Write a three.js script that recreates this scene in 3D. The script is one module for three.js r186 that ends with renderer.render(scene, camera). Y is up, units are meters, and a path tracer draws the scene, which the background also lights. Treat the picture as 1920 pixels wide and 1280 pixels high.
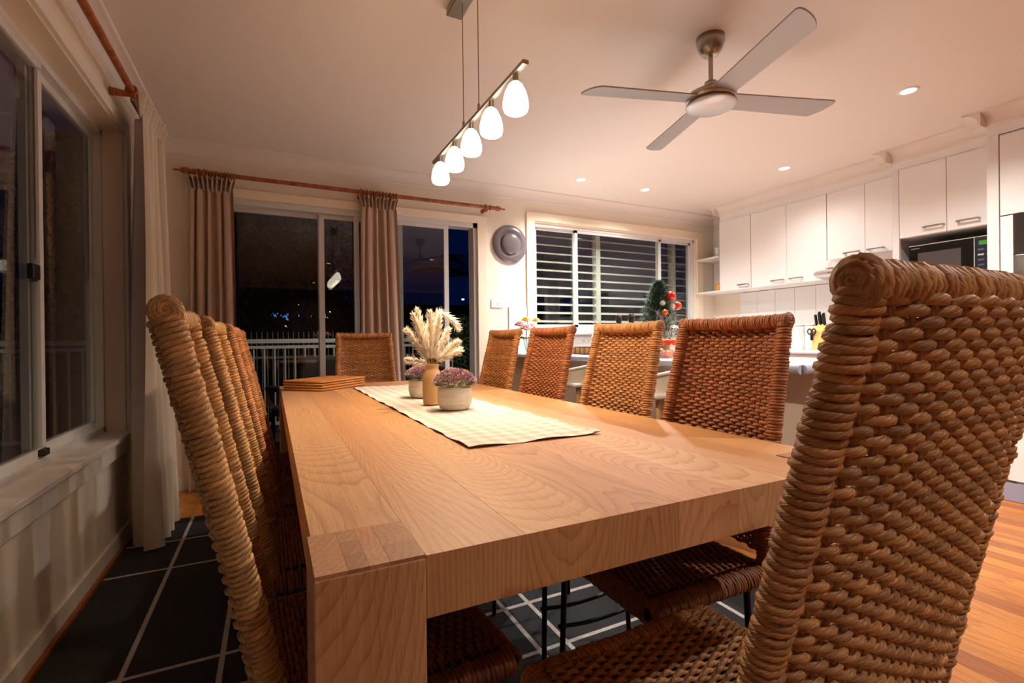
import * as THREE from 'three';
import { RoundedBoxGeometry } from 'three/addons/geometries/RoundedBoxGeometry.js';
import { mergeGeometries } from 'three/addons/utils/BufferGeometryUtils.js';

// ---------------------------------------------------------------- camera, sky, exposure
const scene = new THREE.Scene();
scene.background = new THREE.Color().setRGB(0.0004, 0.0026, 0.0165);
const camera = new THREE.PerspectiveCamera(70.26, 1.5, 0.03, 300);
camera.position.set(0, 1.012, 0);
camera.rotation.order = 'YXZ';
camera.rotation.set(-0.149 * Math.PI / 180, -26.37 * Math.PI / 180, -0.63 * Math.PI / 180);
const renderer = new THREE.WebGLRenderer({ antialias: true });
renderer.toneMapping = THREE.LinearToneMapping;
renderer.toneMappingExposure = 1.22;
renderer.shadowMap.enabled = true;

const PENDANT = 1.5, DOWN = 13;                       // candela of one pendant bulb, of one downlight
const WARM = new THREE.Color().setRGB(1.0, 0.77, 0.53), COOL = new THREE.Color().setRGB(1.0, 0.945, 0.905);

// ---------------------------------------------------------------- helpers
function rng(seed) { let a = seed >>> 0; return () => { a |= 0; a = a + 0x6D2B79F5 | 0; let t = Math.imul(a ^ a >>> 15, 1 | a); t = t + Math.imul(t ^ t >>> 7, 61 | t) ^ t; return ((t ^ t >>> 14) >>> 0) / 4294967296; }; }
const names = {};
function numbered(n) { const k = names[n] = (names[n] ?? -1) + 1; return k ? `${n}_${String(k).padStart(3, '0')}` : n; }
function tag(o, label, category, group) { o.userData.label = label; o.userData.category = category; if (group) o.userData.group = group; return o; }
function thing(name, label, category, pos = [0, 0, 0], turn = 0, group) {
  const o = new THREE.Group(); o.name = numbered(name); o.position.set(...pos); o.rotation.y = turn; scene.add(o); return tag(o, label, category, group);
}
function part(parent, name, geo, mat, pos, rot) {
  const m = new THREE.Mesh(geo, mat); m.name = name; m.castShadow = m.receiveShadow = true;
  if (pos) m.position.set(...pos); if (rot) m.rotation.set(...rot); parent.add(m); return m;
}
function solo(name, geo, mat, label, category, pos = [0, 0, 0], turn = 0, group) {
  const m = part(scene, numbered(name), geo, mat, pos, [0, turn, 0]); return tag(m, label, category, group);
}
function struct(name, geo, mat, pos) { const m = part(scene, name, geo, mat, pos); m.userData.kind = 'structure'; return m; }
function structGroup(name, pos = [0, 0, 0]) { const g = new THREE.Group(); g.name = name; g.position.set(...pos); g.userData.kind = 'structure'; scene.add(g); return g; }
function metric(g, s = 1, off = [0, 0], t = s) {                // uv in metres, by the way each face points
  if (g.index) g = g.toNonIndexed();
  const p = g.attributes.position, n = g.attributes.normal, uv = new Float32Array(p.count * 2);
  for (let i = 0; i < p.count; i += 3) {
    const ax = Math.abs(n.getX(i) + n.getX(i + 1) + n.getX(i + 2)), ay = Math.abs(n.getY(i) + n.getY(i + 1) + n.getY(i + 2)), az = Math.abs(n.getZ(i) + n.getZ(i + 1) + n.getZ(i + 2));
    for (let j = i; j < i + 3; j++) {
      const x = p.getX(j), y = p.getY(j), z = p.getZ(j);
      const [u, v] = ay >= ax && ay >= az ? [z, x] : ax >= az ? [z, y] : [y, x];
      uv[2 * j] = u * s + off[0]; uv[2 * j + 1] = v * t + off[1];
    }
  }
  g.setAttribute('uv', new THREE.BufferAttribute(uv, 2)); return g;
}
const bx = (w, h, d, x = 0, y = 0, z = 0) => new THREE.BoxGeometry(w, h, d).translate(x, y, z);
const span = (x0, x1, y0, y1, z0, z1) => bx(x1 - x0, y1 - y0, z1 - z0, (x0 + x1) / 2, (y0 + y1) / 2, (z0 + z1) / 2);
const rb = (w, h, d, r = 0.004, seg = 2) => new RoundedBoxGeometry(w, h, d, seg, Math.min(r, w / 2.01, h / 2.01, d / 2.01));
const rspan = (x0, x1, y0, y1, z0, z1, r = 0.003) => rb(x1 - x0, y1 - y0, z1 - z0, r).translate((x0 + x1) / 2, (y0 + y1) / 2, (z0 + z1) / 2);
const cyl = (r0, r1, h, seg = 24) => new THREE.CylinderGeometry(r0, r1, h, seg);
const lathe = (pts, seg = 40) => new THREE.LatheGeometry(pts.map(p => new THREE.Vector2(p[0], p[1])), seg);
const merge = list => mergeGeometries(list.map(g => g.index ? g.toNonIndexed() : g));
const rgb = (r, g, b) => new THREE.Color(`rgb(${r},${g},${b})`);
const mat = (c, roughness = 0.6, more = {}) => new THREE.MeshStandardMaterial({ color: Array.isArray(c) ? rgb(...c) : c, roughness, ...more });
const phys = (c, roughness, more) => new THREE.MeshPhysicalMaterial({ color: Array.isArray(c) ? rgb(...c) : c, roughness, ...more });
const glass = (tint = [255, 255, 255], roughness = 0.0) => phys(tint, roughness, { transmission: 1, thickness: 0, ior: 1.5 });

// tubes and windings with their own normals, uv (along the strand in metres) and strand colours
class Acc {
  constructor() { this.p = []; this.n = []; this.t = []; this.c = []; this.i = []; }
  tube(pts, rad, sides, ref, col, closed = false) {
    const base = this.p.length / 3, m = pts.length; let len = 0;
    for (let k = 0; k < m; k++) {
      const a = pts[Math.max(0, k - 1)], b = pts[Math.min(m - 1, k + 1)], c = pts[k];
      let tx = b[0] - a[0], ty = b[1] - a[1], tz = b[2] - a[2], l = Math.hypot(tx, ty, tz) || 1; tx /= l; ty /= l; tz /= l;
      const r = typeof ref === 'function' ? ref(k) : ref;
      let ex = ty * r[2] - tz * r[1], ey = tz * r[0] - tx * r[2], ez = tx * r[1] - ty * r[0]; l = Math.hypot(ex, ey, ez) || 1; ex /= l; ey /= l; ez /= l;
      const nx = ey * tz - ez * ty, ny = ez * tx - ex * tz, nz = ex * ty - ey * tx;
      if (k) len += Math.hypot(c[0] - pts[k - 1][0], c[1] - pts[k - 1][1], c[2] - pts[k - 1][2]);
      const rr = typeof rad === 'function' ? rad(k) : rad, ra = Array.isArray(rr) ? rr[0] : rr, rbb = Array.isArray(rr) ? rr[1] : rr, cc = typeof col === 'function' ? col(k) : col;
      for (let s = 0; s <= sides; s++) {
        const q = s / sides * Math.PI * 2, cs = Math.cos(q), sn = Math.sin(q);
        this.p.push(c[0] + nx * cs * ra + ex * sn * rbb, c[1] + ny * cs * ra + ey * sn * rbb, c[2] + nz * cs * ra + ez * sn * rbb);
        this.n.push(nx * cs + ex * sn, ny * cs + ey * sn, nz * cs + ez * sn);
        this.t.push(len, s / sides); this.c.push(cc, cc, cc);
        if (k && s) { const w = sides + 1, v = base + k * w + s; this.i.push(v - w - 1, v - w, v - 1, v - w, v, v - 1); }
      }
    }
    return this;
  }
  build() {
    const g = new THREE.BufferGeometry();
    g.setAttribute('position', new THREE.Float32BufferAttribute(this.p, 3)); g.setAttribute('normal', new THREE.Float32BufferAttribute(this.n, 3));
    g.setAttribute('uv', new THREE.Float32BufferAttribute(this.t, 2)); g.setAttribute('color', new THREE.Float32BufferAttribute(this.c, 3)); g.setIndex(this.i); return g;
  }
}
const cable = (pts, r, sides = 8, n = 24) => new THREE.TubeGeometry(new THREE.CatmullRomCurve3(pts.map(p => new THREE.Vector3(...p))), n, r, sides);
function surf(nu, nv, f) {                               // grid surface f(u, v) -> [x, y, z]
  const g = new THREE.PlaneGeometry(1, 1, nu, nv), p = g.attributes.position;
  for (let j = 0, k = 0; j <= nv; j++) for (let i = 0; i <= nu; i++, k++) p.setXYZ(k, ...f(i / nu, j / nv));
  g.computeVertexNormals(); return g;
}
// value noise
function hash2(x, y, s) { let h = Math.imul(x, 374761393) + Math.imul(y, 668265263) + Math.imul(s, 2147483647 ^ 0x5bd1e995); h = Math.imul(h ^ h >>> 13, 1274126177); return ((h ^ h >>> 16) >>> 0) / 4294967296; }
function vn(x, y, s = 0, px = 1e9, py = 1e9) {
  const i = Math.floor(x), j = Math.floor(y), f = x - i, g = y - j, u = f * f * (3 - 2 * f), v = g * g * (3 - 2 * g), w = (a, b) => hash2(((a % px) + px) % px, ((b % py) + py) % py, s);
  return (w(i, j) * (1 - u) + w(i + 1, j) * u) * (1 - v) + (w(i, j + 1) * (1 - u) + w(i + 1, j + 1) * u) * v;
}
function tex(w, h, f, srgb = true) {
  const d = new Uint8Array(w * h * 4);
  for (let y = 0, k = 0; y < h; y++) for (let x = 0; x < w; x++, k += 4) { const c = f(x / w, y / h, x, y); if (typeof c === 'number') d[k] = d[k + 1] = d[k + 2] = c; else { d[k] = c[0]; d[k + 1] = c[1]; d[k + 2] = c[2]; } d[k + 3] = 255; }
  const t = new THREE.DataTexture(d, w, h); t.wrapS = t.wrapT = THREE.RepeatWrapping; t.magFilter = THREE.LinearFilter; t.minFilter = THREE.LinearMipmapLinearFilter; t.generateMipmaps = true; if (srgb) t.colorSpace = THREE.SRGBColorSpace; t.needsUpdate = true; return t;
}
const rep = (t, a, b) => { const c = t.clone(); c.repeat.set(a, b); c.needsUpdate = true; return c; };
const mix3 = (a, b, t) => a.map((v, i) => v + (b[i] - v) * t);

// ---------------------------------------------------------------- textures and materials
// sawn board: rings cut at a slant give arches along the board (u along the grain)
function boardTex(pale, dark, seed, W = 1024, H = 512, density = 34, sharp = 0.62) {
  return tex(W, H, (u, v) => {
    const a = u * 2.0, y = (v - 0.5) * 0.55 + 0.04 * (vn(u * 5, v * 3, seed, 5, 3) - 0.5), d = 0.21 + 0.12 * Math.sin(a * Math.PI + seed) + 0.05 * (vn(u * 7, v * 2, seed + 3, 7, 2) - 0.5);
    const r = Math.sqrt(y * y + d * d) * density + 0.35 * vn(u * 24, v * 30, seed + 5, 24, 30), q = r - Math.floor(r);
    const ring = Math.pow(q, 4) * sharp, pore = vn(u * 110, v * 420, seed + 7, 110, 420), fib = vn(u * 16, v * 150, seed + 9, 16, 150), tone = vn(u * 3, v * 4, seed + 11, 3, 4);
    let t = ring * 0.8 + (pore > 0.72 ? (pore - 0.72) * 1.1 : 0) + fib * 0.22 + tone * 0.22;
    return mix3(pale, dark, Math.min(1, t));
  });
}
const oakMap = boardTex([216, 170, 124], [144, 95, 57], 3, 2048, 512, 84, 0.42);
const oakBump = boardTex([150, 150, 150], [90, 90, 90], 3, 2048, 512, 84, 0.42);
const endMap = tex(256, 256, (u, v) => { const r = Math.hypot(u - 0.2, v + 0.35) * 26 + vn(u * 6, v * 6, 4, 6, 6) * 1.2, q = r - Math.floor(r); return mix3([204, 158, 116], [140, 98, 64], 0.25 * q + 0.35 * vn(u * 90, v * 90, 8, 90, 90)); });
const floorMap = boardTex([190, 122, 50], [138, 76, 25], 11, 1024, 256, 22);
const rodMap = tex(256, 64, (u, v) => mix3([176, 98, 46], [118, 56, 22], vn(u * 6, v * 28, 2, 6, 28)));
const ropeMap = tex(256, 128, (u, v) => {
  const d = v + u * 1.0, f = vn(d * 46 , u * 6, 21, 46, 6), f2 = vn(d * 20, u * 14, 22, 20, 14), f3 = vn(u * 5, v * 3, 24, 5, 3);
  return mix3([255, 246, 230], [166, 134, 102], Math.min(1, 0.55 * f + 0.35 * f2 + 0.3 * f3 - 0.1));
});
const ropeBump = tex(256, 128, (u, v) => { const d = v + u * 1.0, s = (d * 2) % 1; return 255 * Math.min(1, 0.72 * Math.sqrt(Math.max(0, 1 - Math.pow(2 * s - 1, 2))) + 0.28 * vn(d * 46, u * 6, 21, 46, 6)); }, false);
for (const t of [ropeMap, ropeBump]) t.repeat.set(22, 1);
const clothBump = tex(128, 128, (u, v, x, y) => 110 + 60 * ((x + y) % 2) + 50 * vn(u * 40, v * 40, 31, 40, 40), false);
const paintBump = tex(256, 256, (u, v) => 128 + 60 * (vn(u * 60, v * 60, 41, 60, 60) - 0.5) + 40 * (vn(u * 120, v * 120, 42, 120, 120) - 0.5), false);
const brushMap = tex(256, 256, (u, v) => 150 + 80 * (vn(u * 4, v * 128, 51, 4, 128) - 0.5), false);

const oak = [[255, 255, 255], [247, 236, 226], [255, 246, 228], [240, 226, 214], [252, 240, 236]].map(c => mat(c, 0.5, { map: oakMap, bumpMap: oakBump, bumpScale: 0.0004 }));
const oakEnd = [[244, 232, 226], [222, 206, 200], [250, 232, 218], [236, 222, 214], [214, 198, 190]].map(c => mat(c, 0.55, { map: endMap }));
const plankMats = [[255, 255, 255], [240, 232, 210], [226, 210, 182], [255, 250, 232], [212, 190, 160]].map(c => mat(c, 0.33, { map: floorMap }));
const wallPaint = mat([230, 216, 198], 0.75, { bumpMap: rep(paintBump, 6, 6), bumpScale: 0.0004 });
const wallTrim = mat([232, 224, 212], 0.5);
const creamTrim = mat([238, 222, 198], 0.5);
const ceilPaint = mat([228, 218, 210], 0.85);
const alu = mat([214, 212, 210], 0.4), aluDark = mat([40, 38, 38], 0.5);
const pane = glass([236, 240, 238]);
const black = mat([14, 14, 15], 0.45), blackMetal = mat([18, 18, 19], 0.42, { metalness: 0.5 });
const rodWood = mat([255, 255, 255], 0.38, { map: rodMap });
const steel = mat([196, 192, 188], 0.3, { metalness: 1, roughnessMap: brushMap });
const nickel = mat([176, 168, 158], 0.32, { metalness: 1 });
const cabWhite = mat([236, 233, 230], 0.35);
const cabSide = mat([228, 224, 220], 0.45);

// ---------------------------------------------------------------- room shell
const XL = -0.69, XR = 4.62, ZF = -4.01, ZB = 4.6, CH = 2.4, TH = 0.16;
{
  const floor = structGroup('floor');
  part(floor, 'subfloor', span(XL - TH, XR + TH, -0.12, -0.02, ZF - TH, ZB + TH), mat([70, 52, 40], 0.9));
  const r = rng(5), w = 0.086, made = {};
  for (let k = 0, x = XL; x < XR - 0.001; k++, x += w) {
    let z = ZF - r() * 1.6 - 0.001;
    while (z < ZB) {
      const len = 1.4 + r() * 1.8, z0 = Math.max(z, ZF), z1 = Math.min(z + len, ZB), x1 = Math.min(x + w, XR);
      if (z1 - z0 > 0.05) {
        const g = metric(bx(x1 - x - 0.0012, 0.02, z1 - z0 - 0.0015), 0.45, [r() * 3, r() * 3], 3.2); g.translate((x + x1) / 2, -0.01, (z0 + z1) / 2);
        part(floor, 'plank', g, plankMats[Math.floor(r() * plankMats.length)]);
      }
      z += len;
    }
  }
}
struct('ceiling', span(XL - TH, XR + TH, CH, CH + 0.1, ZF - TH, ZB + TH), ceilPaint);
// left wall with the wide sliding window, far wall with the sliding door and the kitchen window
const LW = { z0: -3.2, z1: 0.3, y0: 0.56, y1: 2.13 };
struct('wall_left', merge([span(XL - TH, XL, 0, CH, ZF - TH, LW.z0), span(XL - TH, XL, 0, CH, LW.z1, ZB + TH), span(XL - TH, XL, 0, LW.y0, LW.z0, LW.z1), span(XL - TH, XL, LW.y1, CH, LW.z0, LW.z1)]), wallPaint);
const DR = { x0: -0.46, x1: 1.655, y1: 2.06 }, KW = { x0: 2.23, x1: 4.34, y0: 1.09, y1: 2.14 };
struct('wall_far', merge([span(XL, DR.x0, 0, CH, ZF - TH, ZF), span(DR.x0, DR.x1, DR.y1, CH, ZF - TH, ZF), span(DR.x1, KW.x0, 0, CH, ZF - TH, ZF), span(KW.x0, KW.x1, 0, KW.y0, ZF - TH, ZF), span(KW.x0, KW.x1, KW.y1, CH, ZF - TH, ZF), span(KW.x1, XR + TH, 0, CH, ZF - TH, ZF)]), wallPaint);
struct('wall_right', span(XR, XR + TH, 0, CH, ZF, ZB + TH), wallPaint);
struct('wall_rear', span(XL, XR, 0, CH, ZB, ZB + TH), mat([104, 80, 64], 0.8));
// cove cornice, swept along a run; nx, nz point into the room
let trims = 0;
function cornice(x0, z0, x1, z1, nx, nz, top = CH) {
  const prof = [[0, -0.092], [0.006, -0.09], [0.008, -0.084]];
  for (let k = 0; k <= 8; k++) { const a = k / 8 * Math.PI / 2; prof.push([0.084 - 0.072 * Math.cos(a), -0.012 - 0.07 * (1 - Math.sin(a))]); }
  prof.push([0.09, -0.010], [0.092, 0], [0, 0]);
  const s = new THREE.Shape(prof.map(p => new THREE.Vector2(p[0], p[1]))), L = Math.hypot(x1 - x0, z1 - z0);
  const g = new THREE.ExtrudeGeometry(s, { depth: L, bevelEnabled: false, steps: 1 });
  const dx = (x1 - x0) / L, dz = (z1 - z0) / L, m = new THREE.Matrix4().makeBasis(new THREE.Vector3(nx, 0, nz), new THREE.Vector3(0, 1, 0), new THREE.Vector3(dx, 0, dz)); m.setPosition(x0, top, z0);
  g.applyMatrix4(m); if (m.determinant() < 0) { const q = g.attributes.position.array; g.index = null; for (const a of Object.values(g.attributes)) { const n = a.itemSize; for (let i = 0; i < a.count; i += 3) for (let j = 0; j < n; j++) { const t = a.array[(i + 1) * n + j]; a.array[(i + 1) * n + j] = a.array[(i + 2) * n + j]; a.array[(i + 2) * n + j] = t; } } }
  g.computeVertexNormals(); struct(`trim_${++trims}`, g, ceilPaint);
}
cornice(XL, ZF, XL, ZB, 1, 0); cornice(XL, ZF, XR, ZF, 0, 1); cornice(XL, ZB, XR, ZB, 0, -1);
struct('baseboard_left', rspan(XL, XL + 0.014, 0, 0.085, ZF, ZB), wallTrim);
struct('baseboard_far', merge([rspan(XL, DR.x0 - 0.06, 0, 0.085, ZF, ZF + 0.014), rspan(DR.x1 + 0.06, 1.95, 0, 0.085, ZF, ZF + 0.014)]), wallTrim);
struct(`trim_${++trims}`, rspan(XL + 0.014, XL + 0.03, 0, 0.018, ZF, ZB), plankMats[2]);

// left sliding window
{
  const w = structGroup('window_1'), xo = XL - 0.115;
  part(w, 'window_sill', rspan(XL - TH, XL + 0.035, LW.y0 - 0.022, LW.y0 + 0.001, LW.z0 - 0.05, LW.z1), wallTrim);
  part(w, 'apron', rspan(XL, XL + 0.02, LW.y0 - 0.098, LW.y0 - 0.022, LW.z0 - 0.05, LW.z1), wallTrim);
  part(w, 'architrave', merge([rspan(XL, XL + 0.018, LW.y0, LW.y1 + 0.06, LW.z0 - 0.055, LW.z0 + 0.004), rspan(XL, XL + 0.018, LW.y1 - 0.004, LW.y1 + 0.06, LW.z0, LW.z1)]), wallTrim);
  part(w, 'reveal', merge([span(XL - 0.12, XL, LW.y0, LW.y1, LW.z0, LW.z0 + 0.012), span(XL - 0.12, XL, LW.y1 - 0.014, LW.y1, LW.z0, LW.z1)]), creamTrim);
  const y0 = LW.y0, y1 = LW.y1 - 0.014, z0 = LW.z0 + 0.012, zm = -2.44, f = 0.035;
  part(w, 'window_frame', merge([span(xo - 0.04, xo + 0.03, y0, y0 + 0.03, z0, LW.z1), span(xo - 0.04, xo + 0.03, y1 - 0.028, y1, z0, LW.z1), span(xo - 0.04, xo + 0.03, y0, y1, z0, z0 + 0.022)]), alu);
  const sash = (za, zb, x) => {
    const s = part(w, 'sash', merge([span(x - 0.012, x + 0.012, y0 + 0.03, y0 + 0.065, za, zb), span(x - 0.012, x + 0.012, y1 - 0.06, y1 - 0.028, za, zb), span(x - 0.012, x + 0.012, y0 + 0.06, y1 - 0.055, za, za + f), span(x - 0.012, x + 0.012, y0 + 0.06, y1 - 0.055, zb - f, zb)]), alu);
    part(s, 'pane', span(x - 0.003, x + 0.003, y0 + 0.065, y1 - 0.06, za + f, zb - f), pane); return s;
  };
  const a = sash(z0 + 0.02, zm + 0.03, xo - 0.015), b = sash(zm - 0.02, LW.z1, xo + 0.015);
  part(a, 'gasket', span(xo - 0.004, xo - 0.001, y0 + 0.06, y1 - 0.055, zm - 0.012, zm - 0.004), aluDark);
  part(a, 'latch', rb(0.02, 0.055, 0.03, 0.004), black, [xo + 0.012, 1.28, zm + 0.012]);
  part(b, 'latch', rb(0.02, 0.055, 0.06, 0.004), black, [xo + 0.034, 1.28, zm + 0.09]);
  part(b, 'lock', rb(0.022, 0.026, 0.05, 0.004), black, [xo + 0.036, y0 + 0.052, zm + 0.03]);
}
// sliding glass door
{
  const d = structGroup('door_1'), y1 = DR.y1, f = 0.04;
  part(d, 'architrave', merge([rspan(DR.x0 - 0.06, DR.x1 + 0.085, y1 - 0.004, y1 + 0.062, ZF, ZF + 0.018), rspan(DR.x1 - 0.004, DR.x1 + 0.085, 0, y1, ZF, ZF + 0.018), rspan(DR.x0 - 0.06, DR.x0 + 0.004, 0, y1, ZF, ZF + 0.018)]), creamTrim);
  part(d, 'door_frame', merge([span(DR.x0, DR.x1, y1 - 0.045, y1, ZF - 0.13, ZF - 0.01), span(DR.x1 - 0.035, DR.x1, 0, y1, ZF - 0.13, ZF - 0.01), span(DR.x0, DR.x0 + 0.035, 0, y1, ZF - 0.13, ZF - 0.01), span(DR.x0, DR.x1, 0, 0.03, ZF - 0.13, ZF - 0.01)]), alu);
  const leaf = (xa, xb, z) => {
    const top = y1 - 0.045, s = part(d, 'door_panel', merge([span(xa, xa + f, 0.03, top, z - 0.014, z + 0.014), span(xb - f, xb, 0.03, top, z - 0.014, z + 0.014), span(xa + f, xb - f, 0.03, 0.11, z - 0.014, z + 0.014), span(xa + f, xb - f, top - 0.03, top, z - 0.014, z + 0.014)]), alu);
    part(s, 'pane', span(xa + f, xb - f, 0.11, top - 0.03, z - 0.003, z + 0.003), pane); return s;
  };
  leaf(DR.x0 + 0.035, 0.375, ZF - 0.11); leaf(0.34, 1.0, ZF - 0.075);
  const s = leaf(0.60, 1.392, ZF - 0.04);
  part(s, 'handle', rb(0.018, 0.16, 0.03, 0.006), alu, [1.372, 1.0, ZF - 0.02]);
}
// kitchen window, its outside louvres and their stiles
{
  const w = structGroup('window_2'), y0 = KW.y0 + 0.02, y1 = KW.y1 - 0.012, zg = ZF - 0.06, { x0, x1 } = KW;
  part(w, 'architrave', merge([rspan(x0 - 0.085, x1 + 0.085, KW.y1 - 0.004, KW.y1 + 0.075, ZF, ZF + 0.02), rspan(x0 - 0.085, x0 + 0.004, KW.y0 - 0.02, KW.y1, ZF, ZF + 0.02), rspan(x1 - 0.004, x1 + 0.085, KW.y0 - 0.02, KW.y1, ZF, ZF + 0.02)]), creamTrim);
  part(w, 'window_sill', rspan(x0 - 0.1, x1 + 0.1, KW.y0 - 0.03, KW.y0, ZF - 0.12, ZF + 0.035), wallTrim);
  part(w, 'reveal', merge([span(x0, x0 + 0.012, KW.y0, KW.y1, ZF - 0.12, ZF), span(x1 - 0.012, x1, KW.y0, KW.y1, ZF - 0.12, ZF), span(x0, x1, KW.y1 - 0.012, KW.y1, ZF - 0.12, ZF)]), creamTrim);
  part(w, 'window_frame', merge([span(x0 + 0.012, x1 - 0.012, KW.y0, y0 + 0.025, zg - 0.035, zg + 0.035), span(x0 + 0.012, x1 - 0.012, y1 - 0.03, y1, zg - 0.035, zg + 0.035), span(x0 + 0.012, x0 + 0.03, y0, y1, zg - 0.035, zg + 0.035), span(x1 - 0.03, x1 - 0.012, y0, y1, zg - 0.035, zg + 0.035)]), alu);
  const sash = (a, b, z) => {
    const s = part(w, 'sash', merge([span(a, a + 0.03, y0 + 0.025, y1 - 0.03, z - 0.012, z + 0.012), span(b - 0.03, b, y0 + 0.025, y1 - 0.03, z - 0.012, z + 0.012), span(a, b, y0 + 0.02, y0 + 0.05, z - 0.012, z + 0.012), span(a, b, y1 - 0.055, y1 - 0.03, z - 0.012, z + 0.012)]), alu);
    part(s, 'pane', span(a + 0.03, b - 0.03, y0 + 0.05, y1 - 0.055, z - 0.003, z + 0.003), pane);
  };
  sash(x0 + 0.03, 2.745, zg - 0.015); sash(2.715, 3.84, zg + 0.015); sash(3.81, x1 - 0.03, zg - 0.015);
  const zs = ZF - 0.27, blade = new THREE.Shape(); blade.absellipse(0, 0, 0.046, 0.0075, 0, Math.PI * 2);
  const louvre = mat([222, 218, 208], 0.5), bays = [[2.2, 3.11], [3.17, 4.19], [4.25, 4.42]];
  for (const x of [2.17, 3.14, 4.22]) part(w, 'louvre_stile', rspan(x - 0.028, x + 0.028, 0.95, 2.3, zs - 0.03, zs + 0.045), louvre);
  bays.forEach(([a, b]) => {
    const g = new THREE.ExtrudeGeometry(blade, { depth: b - a, bevelEnabled: false, curveSegments: 8 }); g.rotateY(Math.PI / 2); g.rotateX(0.3);
    for (let k = 0; k < 14; k++) {
      const y = 1.03 + k * 0.0865;
      part(w, 'louvre_blade', g, louvre, [a, y, zs]);
      if (b > 3 && b < 4.3) part(w, 'blade_clip', bx(0.012, 0.035, 0.03), louvre, [b - 0.012, y - 0.012, zs + 0.035], [-0.5, 0, 0.5]);
    }
  });
}
// ---------------------------------------------------------------- rug
{
  const x0 = -0.655, x1 = 1.735, z0 = -3.35, z1 = 0.2, W = 1024, H = 1508, lx = [-0.42, -0.153, -0.02, 0.30, 0.767, 0.867, 1.20, 1.51], lz = [-2.985, -2.63, -1.82, -1.635, -1.363, -0.86, -0.42, -0.1];
  const line = (v, list) => list.some(a => Math.abs(v - a) < 0.0085);
  const map = tex(W, H, (u, v, i, j) => {
    const x = x0 + u * (x1 - x0), z = z1 - v * (z1 - z0), n = vn(i * 0.7, j * 0.7, 61), f = vn(x * 5, z * 5, 62);
    return line(x, lx) || line(z, lz) ? mix3([205, 196, 186], [164, 154, 142], n) : mix3([24, 25, 26], [44, 44, 44], 0.7 * n + 0.3 * f);
  });
  const b = tex(256, 256, (u, v, x, y) => 90 + 90 * ((x + (y >> 1)) % 2) + 60 * vn(u * 90, v * 90, 63, 90, 90), false); b.repeat.set(6, 9);
  const g = rb(x1 - x0, 0.008, z1 - z0, 0.003, 2), n = g.attributes.normal, p = g.attributes.position, uv = g.attributes.uv;
  for (let i = 0; i < p.count; i++) uv.setXY(i, (p.getX(i) / (x1 - x0)) + 0.5, 0.5 - p.getZ(i) / (z1 - z0));
  solo('rug', g, mat([255, 255, 255], 0.95, { map, bumpMap: b, bumpScale: 0.0012 }), 'charcoal flatweave rug with a grid of thin white lines under the dining table', 'rug', [(x0 + x1) / 2, 0.005, (z0 + z1) / 2]);
}
// ---------------------------------------------------------------- dining table
const TX0 = 0.037, TX1 = 1.083, TZ0 = -3.10, TZ1 = -0.555, TY = 0.76, LEG = 0.123;
{
  const t = thing('dining_table', 'long thick pale oak dining table with chunky square corner legs', 'table', [(TX0 + TX1) / 2, 0.009, (TZ0 + TZ1) / 2]);
  const hw = (TX1 - TX0) / 2, hl = (TZ1 - TZ0) / 2, r = rng(77), n = 6, bw = (hw * 2 - 2 * LEG) / n, y = TY - 0.009;
  for (let k = -1; k <= n; k++) {
    const edge = k < 0 || k === n, a = k < 0 ? -hw + 0.005 : k === n ? hw - LEG : -hw + LEG + k * bw, w = edge ? LEG - 0.005 : bw, L = edge ? hl - LEG : hl - 0.002;
    const g = metric(rb(w, 0.075, L * 2, 0.0007, 1), 0.42, [k < 0 ? 0.33 : r() * 3, k < 0 ? 0.46 : r() * 3], 3.4);
    part(t, 'tabletop_board', g, oak[(k + 6) % oak.length], [a + w / 2, y - 0.0375, 0]);
  }
  for (const sx of [-1, 1]) for (const sz of [-1, 1]) {
    const leg = part(t, 'leg', metric(rb(LEG, y - 0.002, LEG, 0.003, 2), 0.42, [r() * 3, r() * 3], 3.4), oak[1], [sx * (hw - LEG / 2), (y - 0.002) / 2, sz * (hl - LEG / 2)]);
    let c = 0;
    for (const [a, b, e, f] of [[-0.0605, -0.026, -0.0605, 0.0605], [-0.026, -0.003, -0.0605, -0.02], [-0.026, -0.003, -0.02, 0.022], [-0.026, -0.003, 0.022, 0.0605], [-0.003, 0.02, -0.0605, 0.0], [-0.003, 0.02, 0.0, 0.0605], [0.02, 0.0605, -0.0605, 0.012], [0.02, 0.0605, 0.012, 0.0605]])
      part(leg, 'end_grain_block', metric(rb(b - a, 0.005, f - e, 0.0004, 1), 4, [r(), r()]), oakEnd[(c++ * 3 + (sx > 0 ? 1 : 0)) % oakEnd.length], [(a + b) / 2, (y - 0.002) / 2 + 0.0015, (e + f) / 2]);
  }
}
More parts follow.
